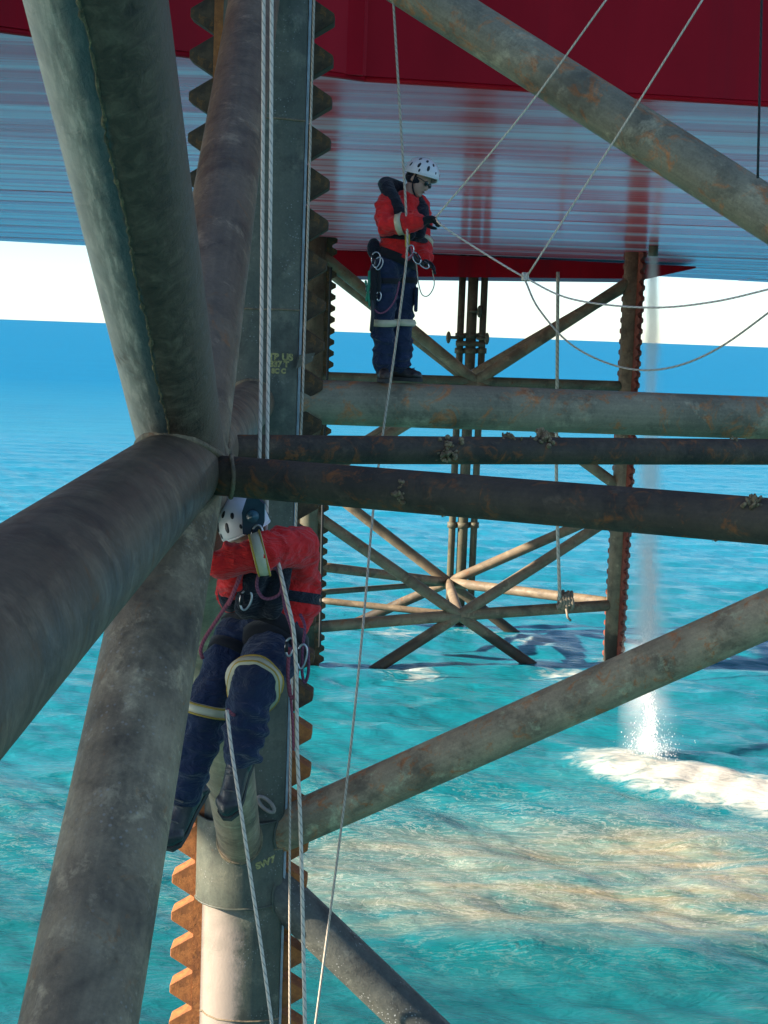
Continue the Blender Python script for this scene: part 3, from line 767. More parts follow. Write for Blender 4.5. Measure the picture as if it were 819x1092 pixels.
fb(on_chord(F1, P(338, 268, 44).z), U); fb(on_chord(F2, P(675, 297, 46).z), U); fb(U, on_chord(F1, P(338, 515, 44).z)); fb(U, on_chord(F2, P(662, 522, 46).z))
def beyond(a, c, z):                   # continue the line a->c down to height z
    return a+(c-a)*((z-a.z)/(c.z-a.z))
fb(c1a, beyond(c1a, Lc, -2.5)); e2 = on_chord(F2, P(655, 545, 46).z); fb(e2, beyond(e2, Lc, -2.5))
fb(on_chord(F1, U.z), U, .15, 'far_dark'); fb(U, on_chord(F2, U.z), .15, 'far_dark')
fb(on_chord(F1, P(335, 670, 44).z), Lc, .17); fb(Lc, on_chord(F2, P(655, 645, 46).z), .17)
# rear planes
U2 = P(497, 404, 50.2); L2 = P(478, 621, 50.2)
F3 = P(500, 600, 51)
r0 = P(350, 520, 49.8); fb(P(345, 285, 49.5), U2, .16); fb(P(668, 305, 49.5), U2, .17)
fb(P(350, 522, 49.8), beyond(P(350, 522, 49.8), L2, -2)); fb(P(640, 550, 49.5), beyond(P(640, 550, 49.5), L2, -2))
fb(U2, P(350, 495, 49.8), .16); fb(L2, Lc, .15)
fb(P(340, 604, 46), L2, .15); fb(L2, P(655, 643, 46.6), .16); fb(P(338, 632, 46), P(470, 622, 50), .09, 'far_dark'); fb(P(338, 640, 45.5), Lc, .10)
fb(U, U2, .14)
# vertical pipes between hull and sea
rb = empty('riser_pipes', (F3.x, F3.y, 0), 'bundle of three thin vertical pipes behind the far leg braces', 'pipes')
for x, r in ((489, .115), (500.5, .17), (512.5, .115)):
    q = P(x, 400, 51); b = MB(); b.tube([(q.x, q.y, -2), (q.x, q.y, HB+.5)], r, 20); pp = b.build('pipe', M['far_dark'], rb)
    for y in (240, 358, 374, 470, 560): 
        zz = P(x, y, 51).z; b = MB(); b.tube([(q.x, q.y, zz-.09), (q.x, q.y, zz+.09)], r+.05, 16); b.build('coupling', M['far_dark'], pp)
for x, y in ((483.5, 360), (514, 361), (506, 332)):
    q = P(x, y, 50.8); b = MB(); b.tube([q-Vector((.18, 0, 0)), q+Vector((.18, 0, 0))], .05, 8); b.ell(q+Vector((-.16 if x < 500 else .16, 0, 0)), (.08, .08, .2)); b.build('valve', M['far_dark'], rb)
q0, q1 = P(486, 366, 50.85), P(516, 367, 50.85); b = MB(); b.tube([q0, q1], .09, 10); b.build('clamp', M['far_dark'], rb)

# ------------------------------------------------------------------ ropes
def rope_mat(name, c0, c1, freq=30, twist=2):
    t = NT(name); uv = t.tc.outputs['UV']; s = t.n('ShaderNodeSeparateXYZ'); t.l(uv, s.inputs[0])
    ph = t.math('ADD', t.math('MULTIPLY', s.outputs[1], freq), t.math('MULTIPLY', s.outputs[0], twist))
    w = t.math('FRACT', ph)
    col = t.ramp(w, [(.0, c1), (.12, c0), (.78, c0), (.95, c1)])
    col = t.mix(t.math('MULTIPLY', t.noise(t.tc.outputs['Object'], 30, 3), .5), col, tuple(x*.6 for x in c0))
    return t.fin(col, .85, 0, t.bump(w, .4, .004), .2)
M['rope_white'] = rope_mat('rope_white', (.85, .70, .55), (.36, .28, .22), 24)
M['rope_dull'] = rope_mat('rope_dull', (.62, .50, .38), (.25, .19, .14), 22)
M['rope_cream'] = rope_mat('rope_cream', (.6, .55, .45), (.3, .26, .2), 6)
M['rope_dark'] = rope_mat('rope_dark', (.05, .05, .05), (.02, .02, .02), 20)
M['rope_pink'] = rope_mat('rope_pink', (.38, .10, .13), (.16, .03, .05), 60)
M['rope_purple'] = rope_mat('rope_purple', (.25, .09, .14), (.1, .03, .06), 60)
def rope(label, pts, r, mat, group=None, n=8, parent=None, name='rope'):
    path = catmull([P(*p) for p in pts], n); b = MB(); b.tube(path, r, 8)
    if parent is not None: return b.build(name, M[mat], parent)
    return b.build(name, M[mat], label=label, cat='rope', group=group)
YR = 6.85
rope('thick white rope hanging beside the chord, left of the pair', [(281.5, -60, YR), (280.5, 150, YR), (279, 330, YR), (277, 480, YR), (273, 552, YR)], .0085, 'rope_white')
rope('thick white rope hanging beside the chord, right of the pair', [(290, -60, YR), (289, 150, YR), (287, 330, YR), (285, 470, YR), (284.5, 540, YR), (283, 575, YR)], .0085, 'rope_white')
rope('thin pale rope running straight down along the chord right edge', [(336, -40, 11.85), (329, 220, 11.85), (322, 440, 11.85), (316, 545, 11.85), (311, 760, 11.85), (309, 900, 11.8), (309, 1130, 11.8)], .009, 'rope_dull')
rope('white rope dropping from the hanging man hip to the bottom edge', [(296, 597, 6.6), (306, 640, 6.52), (313, 672, 6.5), (316, 720, 6.5), (317, 800, 6.5), (321, 900, 6.5), (326, 1130, 6.5)], .0085, 'rope_white')
rope('white rope running from the hanging man boot to the bottom edge', [(242, 757, 6.35), (247, 800, 6.3), (258, 872, 6.2), (268, 940, 6.2), (280, 1020, 6.2), (293, 1115, 6.2)], .0075, 'rope_white')
rope('long pale rope from above through the standing man chest to the water', [(417, -40, 12.25), (423, 60, 12.25), (429.5, 165, 12.25), (433, 225, 12.2), (434, 268, 12.16), (427, 330, 12.16), (416, 410, 12.2), (410, 450, 12.2), (398, 545, 12.1), (385, 690, 11.6), (368, 850, 11.5), (338, 1080, 11.5), (330, 1140, 11.5)], .0095, 'rope_dull')
rope('thin white rope slanting from the standing man glove up past the grey brace', [(466, 231, 12.12), (474, 221, 12.0), (560, 118, 11.4), (652, -8, 10.8)], .007, 'rope_white')
rope('thin white rope slanting from the hanging knot to the top edge', [(561, 296, 11.9), (655, 150, 11.3), (754, -8, 10.7)], .007, 'rope_white')
rk = rope('white rope from the gloved hand through a knot, sagging to right edge', [(465, 233, 12.12), (472, 241, 12.05), (510, 266, 12.0), (560, 296, 11.9), (610, 319, 11.7), (690, 328, 11.4), (760, 322, 11.1), (830, 306, 10.8)], .0075, 'rope_white')
kc = P(560, 295, 11.9); b = MB()
for i in range(5):
    a = i*1.1; pts = [kc+Vector((.02*math.cos(2*PI*k/12+a), .014*math.sin(2*PI*k/12+a*2), .024*math.sin(2*PI*k/12))) for k in range(12)]
    b.tube(pts, .01, 6, False, closed=True)
b.build('knot', M['rope_white'], rk)
rope('pale rope looping low from the knot to the right edge', [(560, 299, 11.9), (575, 330, 11.8), (610, 368, 11.7), (660, 391, 11.5), (710, 393, 11.3), (765, 372, 11.1), (835, 322, 10.8)], .0075, 'rope_dull')
rope('black cable hanging straight at the upper right edge', [(813, -30, 9.6), (808, 190, 9.6)], .008, 'rope_dark')
rope('dark cable hanging beside the far rack teeth', [(353, 285, 42.5), (349, 400, 42.5), (345, 500, 42.5), (341, 690, 42.5)], .035, 'rope_dark')
hr = rope('cream rope hanging from the hull to a lashing on the far brace', [(595, 290, 45.2), (594, 420, 45.1), (593.5, 520, 45.0), (597, 640, 45.0)], .05, 'rope_cream')
lc = P(603, 640, 45.2); b = MB()
for i in range(5):
    o_ = Vector(((i-2)*.085, 0, random.uniform(-.03, .03))); b.tube([lc+o_+Vector((.03*math.sin(k), (.22+.04*math.sin(3*k+i))*math.cos(2*PI*k/14), (.22+.05*math.sin(2*k+i*2))*math.sin(2*PI*k/14))) for k in range(14)], .06, 6, False, closed=True)
b.tube([lc+Vector((0, -.3, -.2)), lc+Vector((.05, -.35, -.45)), lc+Vector((.15, -.3, -.55))], .04, 6)
b.build('lashing', plain('lashing_canvas', (.26, .21, .15), .9, bump=.5), hr)

# ------------------------------------------------------------------ people
def organic(name, mb, voxel, mat, parent, smooth=6, fold=0.0, fscale=.12):
    me = mb.mesh(name+'_raw'); o = bpy.data.objects.new('tmp', me); COL.objects.link(o)
    rm = o.modifiers.new('r', 'REMESH'); rm.mode = 'VOXEL'; rm.voxel_size = voxel
    if smooth:
        sm = o.modifiers.new('s', 'SMOOTH'); sm.factor = .5; sm.iterations = smooth
    if fold:
        tx = bpy.data.textures.new(name+'_folds', 'CLOUDS'); tx.noise_scale = fscale; tx.noise_depth = 2
        dm = o.modifiers.new('d', 'DISPLACE'); dm.texture = tx; dm.strength = fold; dm.mid_level = .5; dm.texture_coords = 'LOCAL'
        ty = bpy.data.textures.new(name+'_creases', 'CLOUDS'); ty.noise_scale = fscale*.38; ty.noise_depth = 1
        d2 = o.modifiers.new('d2', 'DISPLACE'); d2.texture = ty; d2.strength = fold*.28; d2.mid_level = .5; d2.texture_coords = 'LOCAL'
        s2_ = o.modifiers.new('s2', 'SMOOTH'); s2_.factor = .5; s2_.iterations = 1
    dg = bpy.context.evaluated_depsgraph_get()
    nm = bpy.data.meshes.new_from_object(o.evaluated_get(dg)); nm.materials.clear()
    bpy.data.objects.remove(o); bpy.data.meshes.remove(me)
    nm.name = name
    return link(name, nm, mat, parent)
def cloth(name, c, var=.2, bump=.5, rough=.85):
    t = NT(name); ob = t.tc.outputs['Object']
    n = t.noise(ob, 7, 5, .6, .4); weave = t.noise(ob, 420, 2, .5)
    col = t.ramp(n, [(.3, tuple(x*(1-var) for x in c)), (.7, tuple(min(1, x*(1+var)) for x in c))])
    fold = t.noise(t.mapv(ob, (1, 1, 2.1), (.5, .3, 0)), 8, 4, .55, 2.0)
    nm = t.bump(weave, .15, .002, t.bump(fold, min(1, bump*1.3), .05))
    return t.fin(col, rough, 0, nm, .25, **{'Sheen Weight': .15})
M['jacket'] = cloth('red_jacket_cloth', (.78, .02, .018))
M['trouser'] = cloth('navy_trouser_cloth', (.016, .026, .06))
M['vest'] = cloth('dark_vest_cloth', (.012, .014, .022))
M['web'] = cloth('black_webbing', (.014, .014, .016), bump=.1)
M['glove'] = cloth('black_glove', (.012, .013, .018), bump=.2)
M['boot'] = plain('brown_boot_leather', (.05, .032, .024), .6, bump=.3)
M['boot_black'] = plain('black_boot_leather', (.03, .026, .025), .38, bump=.4)
M['sole'] = plain('boot_sole', (.05, .045, .04), .9)
M['lace'] = plain('boot_lace', (.10, .09, .08), .8)
M['skin'] = plain('skin', (.46, .27, .185), .55, bump=.1, var=.1)
M['band'] = plain('reflective_band', (.58, .5, .32), .45, bump=.1, var=.12)
M['band_edge'] = plain('band_edge_yellow', (.5, .3, .04), .7)
M['helmet'] = plain('helmet_white_shell', (.80, .77, .74), .28, var=.05)
M['dark'] = plain('dark_plastic', (.012, .013, .015), .45)
M['alu'] = plain('carabiner_alloy', (.5, .5, .5), .35, metal=.8)
M['blue_dev'] = plain('device_dark_blue', (.02, .045, .07), .4)
M['yellow_dev'] = plain('yellow_strap', (.5, .33, .03), .6)
M['green_sling'] = plain('green_sling', (.02, .22, .12), .7)

def frame(fwd, up):
    f = Vector(fwd).normalized(); u = Vector(up); u = (u-f*u.dot(f)).normalized(); r = f.cross(u)
    return Matrix((r, f, u)).transposed()          # local x right, y forward, z up
def band(p0, p1, t, r, w, parent, edge=False, flat=1.0, up=None, name='reflective_band', mat=None):
    p0, p1 = Vector(p0), Vector(p1); d = (p1-p0).normalized(); c = p0.lerp(p1, t)
    b = MB(); b.tube([c-d*w/2, c-d*w*.46, c+d*w*.46, c+d*w/2], [r-.012, r, r, r-.012], 28, False, up, flat)
    o = b.build(name, mat or M['band'], parent)
    if edge:
        for s in (-1, 1):
            q = c+d*(w*.42*s); b = MB(); b.tube([q-d*.006, q+d*.006], r+.0015, 28, False, up, flat); b.build('edge_trim', M['band_edge'], o)
    return o
def fit_band(p0, p1, t, w, cloth_obj, parent, edge=False, name='reflective_band', mat=None, off=.013, maxr=.2, N=32):
    """ring that hugs the cloth: cast rays from outside toward the limb axis"""
    from mathutils.bvhtree import BVHTree
    me = cloth_obj.data; o_w = world_off(cloth_obj)
    bv = BVHTree.FromPolygons([v.co+o_w for v in me.vertices], [p.vertices[:] for p in me.polygons])
    p0, p1 = Vector(p0), Vector(p1); d = (p1-p0).normalized(); c = p0.lerp(p1, t)
    u = d.orthogonal().normalized(); v = d.cross(u)
    b = MB()
    rows = [(-w/2, -.004), (-w/2*.96, off), (0, off), (w/2*.96, off), (w/2, -.004)]
    R = []
    for (s, of) in rows:
        row = []
        for k in range(N):
            a = 2*PI*k/N; dr = u*math.cos(a)+v*math.sin(a)
            h = bv.ray_cast(c+d*s, dr, maxr)            # from inside outward
            row.append(h[3] if h[0] is not None else None)
        good = [x for x in row if x is not None]; med = sorted(good)[len(good)//2] if good else .08
        row = [min(x, med*1.35) if x is not None else med for x in row]
        row = [(row[i-1]+2*row[i]+row[(i+1) % N])/4 for i in range(N)]
        R.append(row)
        for k in range(N):
            a = 2*PI*k/N; dr = u*math.cos(a)+v*math.sin(a)
            b.v.append(tuple(c+d*s+dr*(row[k]+of)))
    for i in range(len(rows)-1):
        for k in range(N):
            k2 = (k+1) % N; b.quad((i*N+k, i*N+k2, (i+1)*N+k2, (i+1)*N+k))
    o = b.build(name, mat or M['band'], parent)
    if edge:
        for s, ri in ((-1, 1), (1, 3)):
            pts = [c+d*(w*.40*s)+(u*math.cos(2*PI*k/N)+v*math.sin(2*PI*k/N))*(R[ri][k]+off+.001) for k in range(N)]
            bb = MB(); bb.tube(pts, .0045, 6, False, closed=True); bb.build('edge_trim', M['band_edge'], o)
    return o
def hand(mb, wrist, fwd, palm_n, curl=.6, side=1, scale=1.0, fat=1.0):
    """palm plus five fingers; fwd points to the fingertips, palm_n out of the palm"""
    f = Vector(fwd).normalized(); n = Vector(palm_n); n = (n-f*n.dot(f)).normalized(); s = f.cross(n)*side
    w = Vector(wrist); k = scale
    mb.capsule([w-f*.03*k, w+f*.015*k], [.028*k*fat, .03*k*fat], 12)
    Mx = Matrix((s, f, n)).transposed()
    mb.ell(w+f*.05*k, (.042*k*fat, .055*k, .018*k*fat), Mx)
    lens = (.072, .082, .077, .060)
    for i, L in enumerate(lens):
        base = w+f*(.092-.006*abs(i-1.2))*k+s*((1.5-i)*.0215)*k
        pts = [base-f*.02*k]; d = f.copy(); p = base
        pts.append(p)
        for j, fr in enumerate((.45, .32, .23)):
            a = curl*(.7+.25*j)
            d = (Quaternion(s*side, -a*side if False else 0) @ d)
            ax = f.cross(n).normalized(); d = Quaternion(ax, a) @ d if (Quaternion(ax, a) @ d).dot(n) > d.dot(n)-1e-6 else Quaternion(ax, -a) @ d
            p = p+d*L*fr*k; pts.append(p)
        mb.capsule(pts, [.0105*k*fat, .0105*k*fat, .0098*k*fat, .009*k*fat, .008*k*fat], 10)
    tb = w+f*.03*k+s*.036*k
    t1 = tb+(s*.75+f*.6+n*.35).normalized()*.04*k; t2 = t1+(s*.15+f*.85+n*.55).normalized()*.034*k; t3 = t2+(f*.8+n*.5-s*.2).normalized()*.026*k
    mb.capsule([tb-s*.015*k, t1, t2, t3], [.014*k*fat, .0125*k*fat, .011*k*fat, .009*k*fat], 10)
def boot(parent, ankle, toe_dir, up, mat, k=1.0, shin=None):
    F = frame(toe_dir, up); a = Vector(ankle); L = lambda x, y, z: a+F @ Vector((x*k, y*k, z*k))
    sh = Vector(shin).normalized() if shin is not None else F.col[2]
    b = MB(); b.capsule([a+sh*.10*k, a+sh*.03*k, L(0, -.005, -.03)], [.058*k, .054*k, .052*k], 14)
    b.capsule([L(0, -.045, -.05), L(0, .03, -.05), L(0, .12, -.062), L(0, .165, -.066)], [.042*k, .043*k, .045*k, .036*k], 14)
    b.capsule([L(0, .0, -.01), L(0, .07, -.04), L(0, .12, -.052)], [.045*k, .042*k, .04*k], 12)
    b.capsule([L(-.03, -.06, -.05), L(0, -.075, -.05), L(.03, -.06, -.05)], [.022*k]*3, 10)
    b.capsule([L(-.022, .15, -.06), L(0, .17, -.058), L(.022, .15, -.06)], [.03*k, .032*k, .03*k], 10)
    o = organic('boot', b, .008, mat, parent, 3)
    s = MB(); out = [(-.036, -.085), (.036, -.085), (.04, -.02), (.044, .07), (.046, .13), (.036, .185), (.012, .205), (-.02, .2), (-.042, .17), (-.045, .11), (-.036, .03), (-.037, -.03)]
    s.prism([(x*k, y*k) for x, y in out], F.col[0], F.col[1], F.col[2], .03*k, L(0, 0, -.1)); s.build('sole', M['sole'], o, smooth=False)
    for i in range(4):
        l = MB(); z = .06-.03*i; yy = .045+.012*i+(.02*i if i > 1 else 0)
        l.capsule([L(-.022, yy, z-.01), L(.022, yy, z-.016)], .004, 6)
        l.v = [tuple(Vector(q_)+F.col[1]*.012+F.col[2]*.004) for q_ in l.v]
        l.build('lace', M['web'] if shin is None else M['lace'], o)
    return o
def helmet_obj(parent, c, fwd, up, k=1.0, vents=True):
    F = frame(fwd, up); c = Vector(c); b = MB(); nu, nv = 40, 14
    rx, ry, rz = .118*k, .142*k, .128*k
    def pt(a, t, g=1.0):
        # a around (0 = forward), t 0 top .. 1 rim ; rim dips at the back and sides, lifts over the brow
        rim = 1.62+.22*(-math.cos(a))*.5+.18*abs(math.sin(a))
        th = t*rim
        # moulded ridges
        rid = 1+.014*math.cos(5*a)*math.sin(min(th, PI/2))**2
        return c+F @ Vector((rx*math.sin(th)*math.sin(a)*g*rid, ry*math.sin(th)*math.cos(a)*g*rid, rz*math.cos(th)*g))
    for g in (1.0, .93):
        for i in range(nv+1):
            for k_ in range(nu): b.v.append(tuple(pt(2*PI*k_/nu, max(i/nv, .004), g)))
    o2 = (nv+1)*nu
    for i in range(nv):
        for k_ in range(nu):
            q = (k_+1) % nu; b.quad((i*nu+k_, (i+1)*nu+k_, (i+1)*nu+q, i*nu+q)); b.quad((o2+i*nu+k_, o2+i*nu+q, o2+(i+1)*nu+q, o2+(i+1)*nu+k_))
    for k_ in range(nu):
        q = (k_+1) % nu; b.quad((nv*nu+k_, o2+nv*nu+k_, o2+nv*nu+q, nv*nu+q))
    b.quad([k_ for k_ in range(nu)])
    h = b.build('helmet', M['helmet'], parent)
    r = MB(); r.tube([pt(2*PI*i/nu, 1.0, .985) for i in range(nu)], .0055*k, 8, False, closed=True); r.build('rim', M['helmet'], h)
    if vents:
        for a, t, w, l in ((.9, .72, .012, .024), (1.5, .7, .012, .024), (2.1, .74, .011, .02), (.55, .5, .010, .016), (1.15, .42, .011, .018), (1.8, .42, .01, .016), (1.35, .88, .008, .014), (.3, .8, .007, .011)):
            for s in (-1, 1):
                p = pt(a*s, t); n_ = (p-c).normalized(); fr = frame(n_, F.col[2]); v = MB(); v.ell(p-n_*.001, (w*k, .004, l*k), fr, 12, 6); v.build('vent', M['dark'], h)
    return h, F
def head(mb, c, F, k=1.0):
    c = Vector(c); L = lambda x, y, z: c+F @ Vector((x*k, y*k, z*k))
    mb.ell(L(0, 0, .03), (.078*k, .098*k, .10*k), F)                # skull
    mb.ell(L(0, .03, -.05), (.06*k, .066*k, .07*k), F)              # jaw
    mb.ell(L(0, .076, -.098), (.026*k, .022*k, .02*k), F)           # chin
    mb.capsule([L(0, .09, .0), L(0, .108, -.03)], [.010*k, .015*k], 10)  # nose
    mb.ell(L(0, .085, .022), (.05*k, .014*k, .012*k), F)            # brow
    mb.ell(L(0, .092, -.064), (.024*k, .009*k, .008*k), F)          # lips
    for s in (-1, 1):
        mb.ell(L(.078*s, -.005, -.01), (.012*k, .022*k, .034*k), F)  # ears
        mb.ell(L(.03*s, .078, -.025), (.02*k, .016*k, .016*k), F)    # cheeks
def face(parent, c, F, k=1.0, glasses=False):
    c = Vector(c); L = lambda x, y, z: c+F @ Vector((x*k, y*k, z*k))
    for s in (-1, 1):
        e = MB(); e.ell(L(.03*s, .083, .003), (.012*k, .008*k, .008*k), F, 12, 8); eo = e.build('eye', plain('eye_white', (.7, .68, .64), .3), parent)
        e = MB(); e.ell(L(.03*s, .089, .001), (.005*k, .003*k, .005*k), F, 10, 6); e.build('iris', M['dark'], eo)
    m_ = MB(); m_.capsule([L(-.02, .099, -.064), L(0, .102, -.064), L(.02, .099, -.064)], .004*k, 8); m_.build('lips', plain('lips', (.25, .09, .075), .5), parent)
    st = MB(); st.tube(catmull([L(.083, .0, .05), L(.078, .02, -.06), L(.03, .06, -.118), L(-.03, .06, -.118), L(-.078, .02, -.06), L(-.083, 0, .05)], 8), .0075*k, 6, True, None, .4); st.build('chin_strap', M['web'], parent)
    if glasses:
        g = MB()
        for s in (-1, 1): g.ell(L(.034*s, .098, .004), (.032*k, .010*k, .021*k), F, 16, 8)
        g.capsule([L(-.012, .108, .006), L(.012, .108, .006)], .004*k, 6)
        for s in (-1, 1): g.tube([L(.062*s, .09, .01), L(.084*s, .03, .01), L(.084*s, -.02, .0)], .0035*k, 6)
        g.build('safety_glasses', plain('dark_lens', (.01, .016, .014), .12), parent)
def biner(c, n, up, a, w, parent, mat='alu', r=.005):
    F = frame(n, up); c = Vector(c); pts = [c+F @ Vector((w*math.cos(2*PI*i/20)*(1+.18*math.sin(2*PI*i/20)), 0, a*math.sin(2*PI*i/20))) for i in range(20)]
    b = MB(); b.tube(pts, r, 8, False, closed=True); o = b.build('carabiner', M[mat], parent)
    g = MB(); g.tube([pts[18], pts[2]], r*1.6, 8); g.build('gate_sleeve', M['dark'], o); return o

def wrinkles(mb, p0, p1, r0, r1, n, seed, amp=.011):
    g = random.Random(seed); p0, p1 = Vector(p0), Vector(p1); d = (p1-p0).normalized()
    u = d.orthogonal().normalized(); v = d.cross(u); L = (p1-p0).length
    for i in range(n):
        t = (i+.2+.6*g.random())/n; c = p0.lerp(p1, t); r = r0+(r1-r0)*t
        a0 = g.random()*6.28; span = g.uniform(1.8, 4.2); tilt = g.uniform(-.5, .5); ph = g.random()*6.28; k = 14
        pts = []; rr = []
        for j in range(k+1):
            a = a0+span*j/k; pts.append(c+(u*math.cos(a)+v*math.sin(a))*(r+.002)+d*(tilt*r*math.sin(a+ph)))
            rr.append(amp*g.uniform(.8, 1.2)*(.25+math.sin(PI*j/k)))
        mb.capsule(pts, rr, 8)

# ---- the man standing on the brace
def standing():
    Y0 = 12.55
    def J(x, y, d=0): return P(x, y, Y0+d)
    feet = J(420, 407)
    man = empty('person', feet, 'person in red jacket and white helmet standing on the grey brace', 'person')
    hc = J(446, 192, -.02); F = frame((.80, -.46, -.45), (.3, .1, 1))
    helC = hc+F @ Vector((0, .0, .055))
    sR, sL = J(414.5, 216, -.13), J(446, 220, .15)
    elR, wrR = J(411, 241, -.26), J(449, 236, -.34)
    elL, wrL = J(449, 254, .10), J(452, 279, -.10)
    nk = J(436, 211, 0); ch = J(430, 232, 0); wa = J(426, 266, 0); pe = J(420, 281, 0)
    hR, hL = J(410.5, 287, -.09), J(430, 287, .09)
    kR, kL = J(409.5, 345, -.09), J(428.5, 345, .06)
    aR, aL = J(408.5, 392, -.06), J(427, 391, .06)
    # body, one continuous surface
    b = MB(); head(b, hc, F)
    b.capsule([hc+F @ Vector((0, -.01, -.06)), nk+Vector((0, 0, -.04))], [.058, .062])
    b.capsule([nk, ch, wa, pe], [.07, .13, .125, .13]); b.capsule([sR, sL], .07)
    for s, e, w in ((sR, elR, wrR), (sL, elL, wrL)): b.capsule([s, e, w], [.058, .045, .030])
    for h, k_, a in ((hR, kR, aR), (hL, kL, aL)): b.capsule([h, k_, a], [.085, .058, .042])
    body = organic('body', b, .0095, M['skin'], man, 4)
    face(man, hc, F, 1.0, True)
    he, Fh = helmet_obj(man, helC, (.80, -.46, -.33), (.3, .1, 1), 1.02)
    hb = MB(); hb.ell(hc+F @ Vector((0, -.02, -.005)), (.086, .095, .062), F); hb.build('balaclava', M['vest'], man)
    # jacket
    b = MB(); b.capsule([nk.lerp(ch, .35), ch, wa, wa.lerp(pe, .35)], [.115, .168, .158, .160], 20)
    b.ell(ch.lerp(sR, .5)+Vector((0, 0, -.01)), (.13, .12, .12)); b.ell(ch.lerp(sL, .5)+Vector((0, 0, -.01)), (.12, .12, .12))
    b.capsule([sR, sR.lerp(elR, .5), elR, elR.lerp(wrR, .5), wrR-(wrR-elR).normalized()*.03], [.098, .09, .086, .078, .068], 16)
    b.capsule([sL, sL.lerp(elL, .5), elL, elL.lerp(wrL, .5), wrL-(wrL-elL).normalized()*.03], [.095, .085, .08, .072, .06], 16)
    for q, (a_, c_, r_) in enumerate(((sR, elR, .094), (elR, wrR, .08), (sL, elL, .09), (elL, wrL, .072))): wrinkles(b, a_, c_, r_, r_*.92, 5, 20+q, .013)
    wrinkles(b, ch, wa, .172, .166, 4, 31, .013)
    jk = organic('jacket', b, .011, M['jacket'], man, 4, .04, .11)
    fit_band(elR, wrR, .42, .05, jk, jk); fit_band(elL, wrL, .25, .04, jk, jk)
    # trousers
    b = MB(); b.capsule([wa.lerp(pe, .2), pe], [.145, .15], 20)
    for h, k_, a in ((hR, kR, aR), (hL, kL, aL)):
        b.capsule([h, h.lerp(k_, .5), k_, k_.lerp(a, .5), a+Vector((0, 0, .0))], [.118, .102, .087, .086, .08], 16)
    for q, (h, k_, a) in enumerate(((hR, kR, aR), (hL, kL, aL))): wrinkles(b, h, k_, .108, .09, 6, 40+q, .013); wrinkles(b, k_, a, .09, .084, 7, 50+q, .013)
    tr = organic('trousers', b, .011, M['trouser'], man, 4, .042, .13)
    for h, k_, a in ((hR, kR, aR), (hL, kL, aL)): fit_band(k_, a, -.02, .055, tr, tr)
    pk = MB(); pk.box(kL.lerp(hL, .45)+Vector((.11, -.02, 0)), .03, .15, .2); organic('pocket', pk, .01, M['trouser'], tr, 5)
    boot(man, aR+Vector((0, 0, .0)), (.15, -1, 0), (0, 0, 1), M['boot']); boot(man, aL, (.85, -.5, 0), (0, 0, 1), M['boot_black'])
    # gloves
    b = MB(); hand(b, wrR, (.95, .1, .22), (0, -.5, -1), .95, 1, 1.05, 1.25); organic('glove', b, .0055, M['glove'], man, 2)
    b = MB(); hand(b, wrL, (.75, -.45, -.35), (-.3, -.4, -.8), .7, -1, 1.0, 1.15); organic('glove', b, .0055, M['glove'], man, 2)
    # life vest collar and belts
    b = MB()
    col = catmull([J(437, 250, -.20), J(429, 232, -.23), J(419, 212, -.19), J(412, 199, -.09), J(414, 197, .05), J(433, 205, .15), J(447, 218, .02), J(451, 232, -.08), J(447, 250, -.15)], 5)
    b.capsule(col, [.045+.018*math.sin(i/len(col)*PI) for i in range(len(col))], 12); vs = organic('life_vest', b, .011, M['vest'], man, 4, .012, .06)
    fit_band(wa, ch, .42, .075, jk, vs, name='chest_belt', mat=M['vest'], off=.012, maxr=.32)
    ys_ = MB(); ys_.capsule([J(434.5, 246, -.245), J(434.5, 262, -.215)], [.02, .02], 10); ys_.build('yellow_strap', M['yellow_dev'], vs)
    hn = fit_band(pe, wa, .42, .075, tr, man, name='harness', mat=M['web'], off=.016, maxr=.32)
    for h, k_ in ((hR, kR), (hL, kL)): fit_band(h, k_, .22, .045, tr, hn, name='leg_loop', mat=M['web'], off=.008)
    # descender, lanyards, tools on the harness
    dv = MB(); dv.capsule([J(437, 266, -.26), J(443, 276, -.27), J(450, 282, -.24)], [.02, .022, .018], 10); dv.build('descender', M['dark'], hn)
    biner(J(437, 268, -.28), (0, -1, 0), (.3, 0, 1), .05, .026, hn); biner(J(444, 275, -.29), (0, -1, 0), (.6, 0, -1), .05, .026, hn); biner(J(452, 282, -.26), (0, -1, .1), (.9, 0, -.5), .045, .022, hn)
    pb = MB(); pb.ell(J(398.5, 265, -.05), (.055, .07, .085)); organic('pouch', pb, .012, M['vest'], hn, 3)
    biner(J(401, 277, -.22), (-.2, -1, 0), (0, 0, 1), .06, .035, hn); biner(J(404, 281, -.23), (-.2, -1, 0), (.2, 0, 1), .05, .03, hn)
    for (x0, y0, x1, y1, m_, r) in ((398, 288, 397, 318, 'web', .024), (403, 286, 404, 312, 'web', .016), (397, 318, 396, 352, 'dark', .015), (394, 290, 391, 320, 'green_sling', .012), (390, 300, 394, 326, 'green_sling', .010)):
        q = MB(); q.capsule([J(x0, y0, -.2), J((x0+x1)/2+1, (y0+y1)/2, -.22), J(x1, y1, -.2)], r, 8); q.build('gear_sling', M[m_], hn)
    biner(J(404, 316, -.21), (0, -1, 0), (0, 0, 1), .035, .018, hn); biner(J(393, 308, -.21), (0, -1, 0), (0, 0, 1), .04, .02, hn)
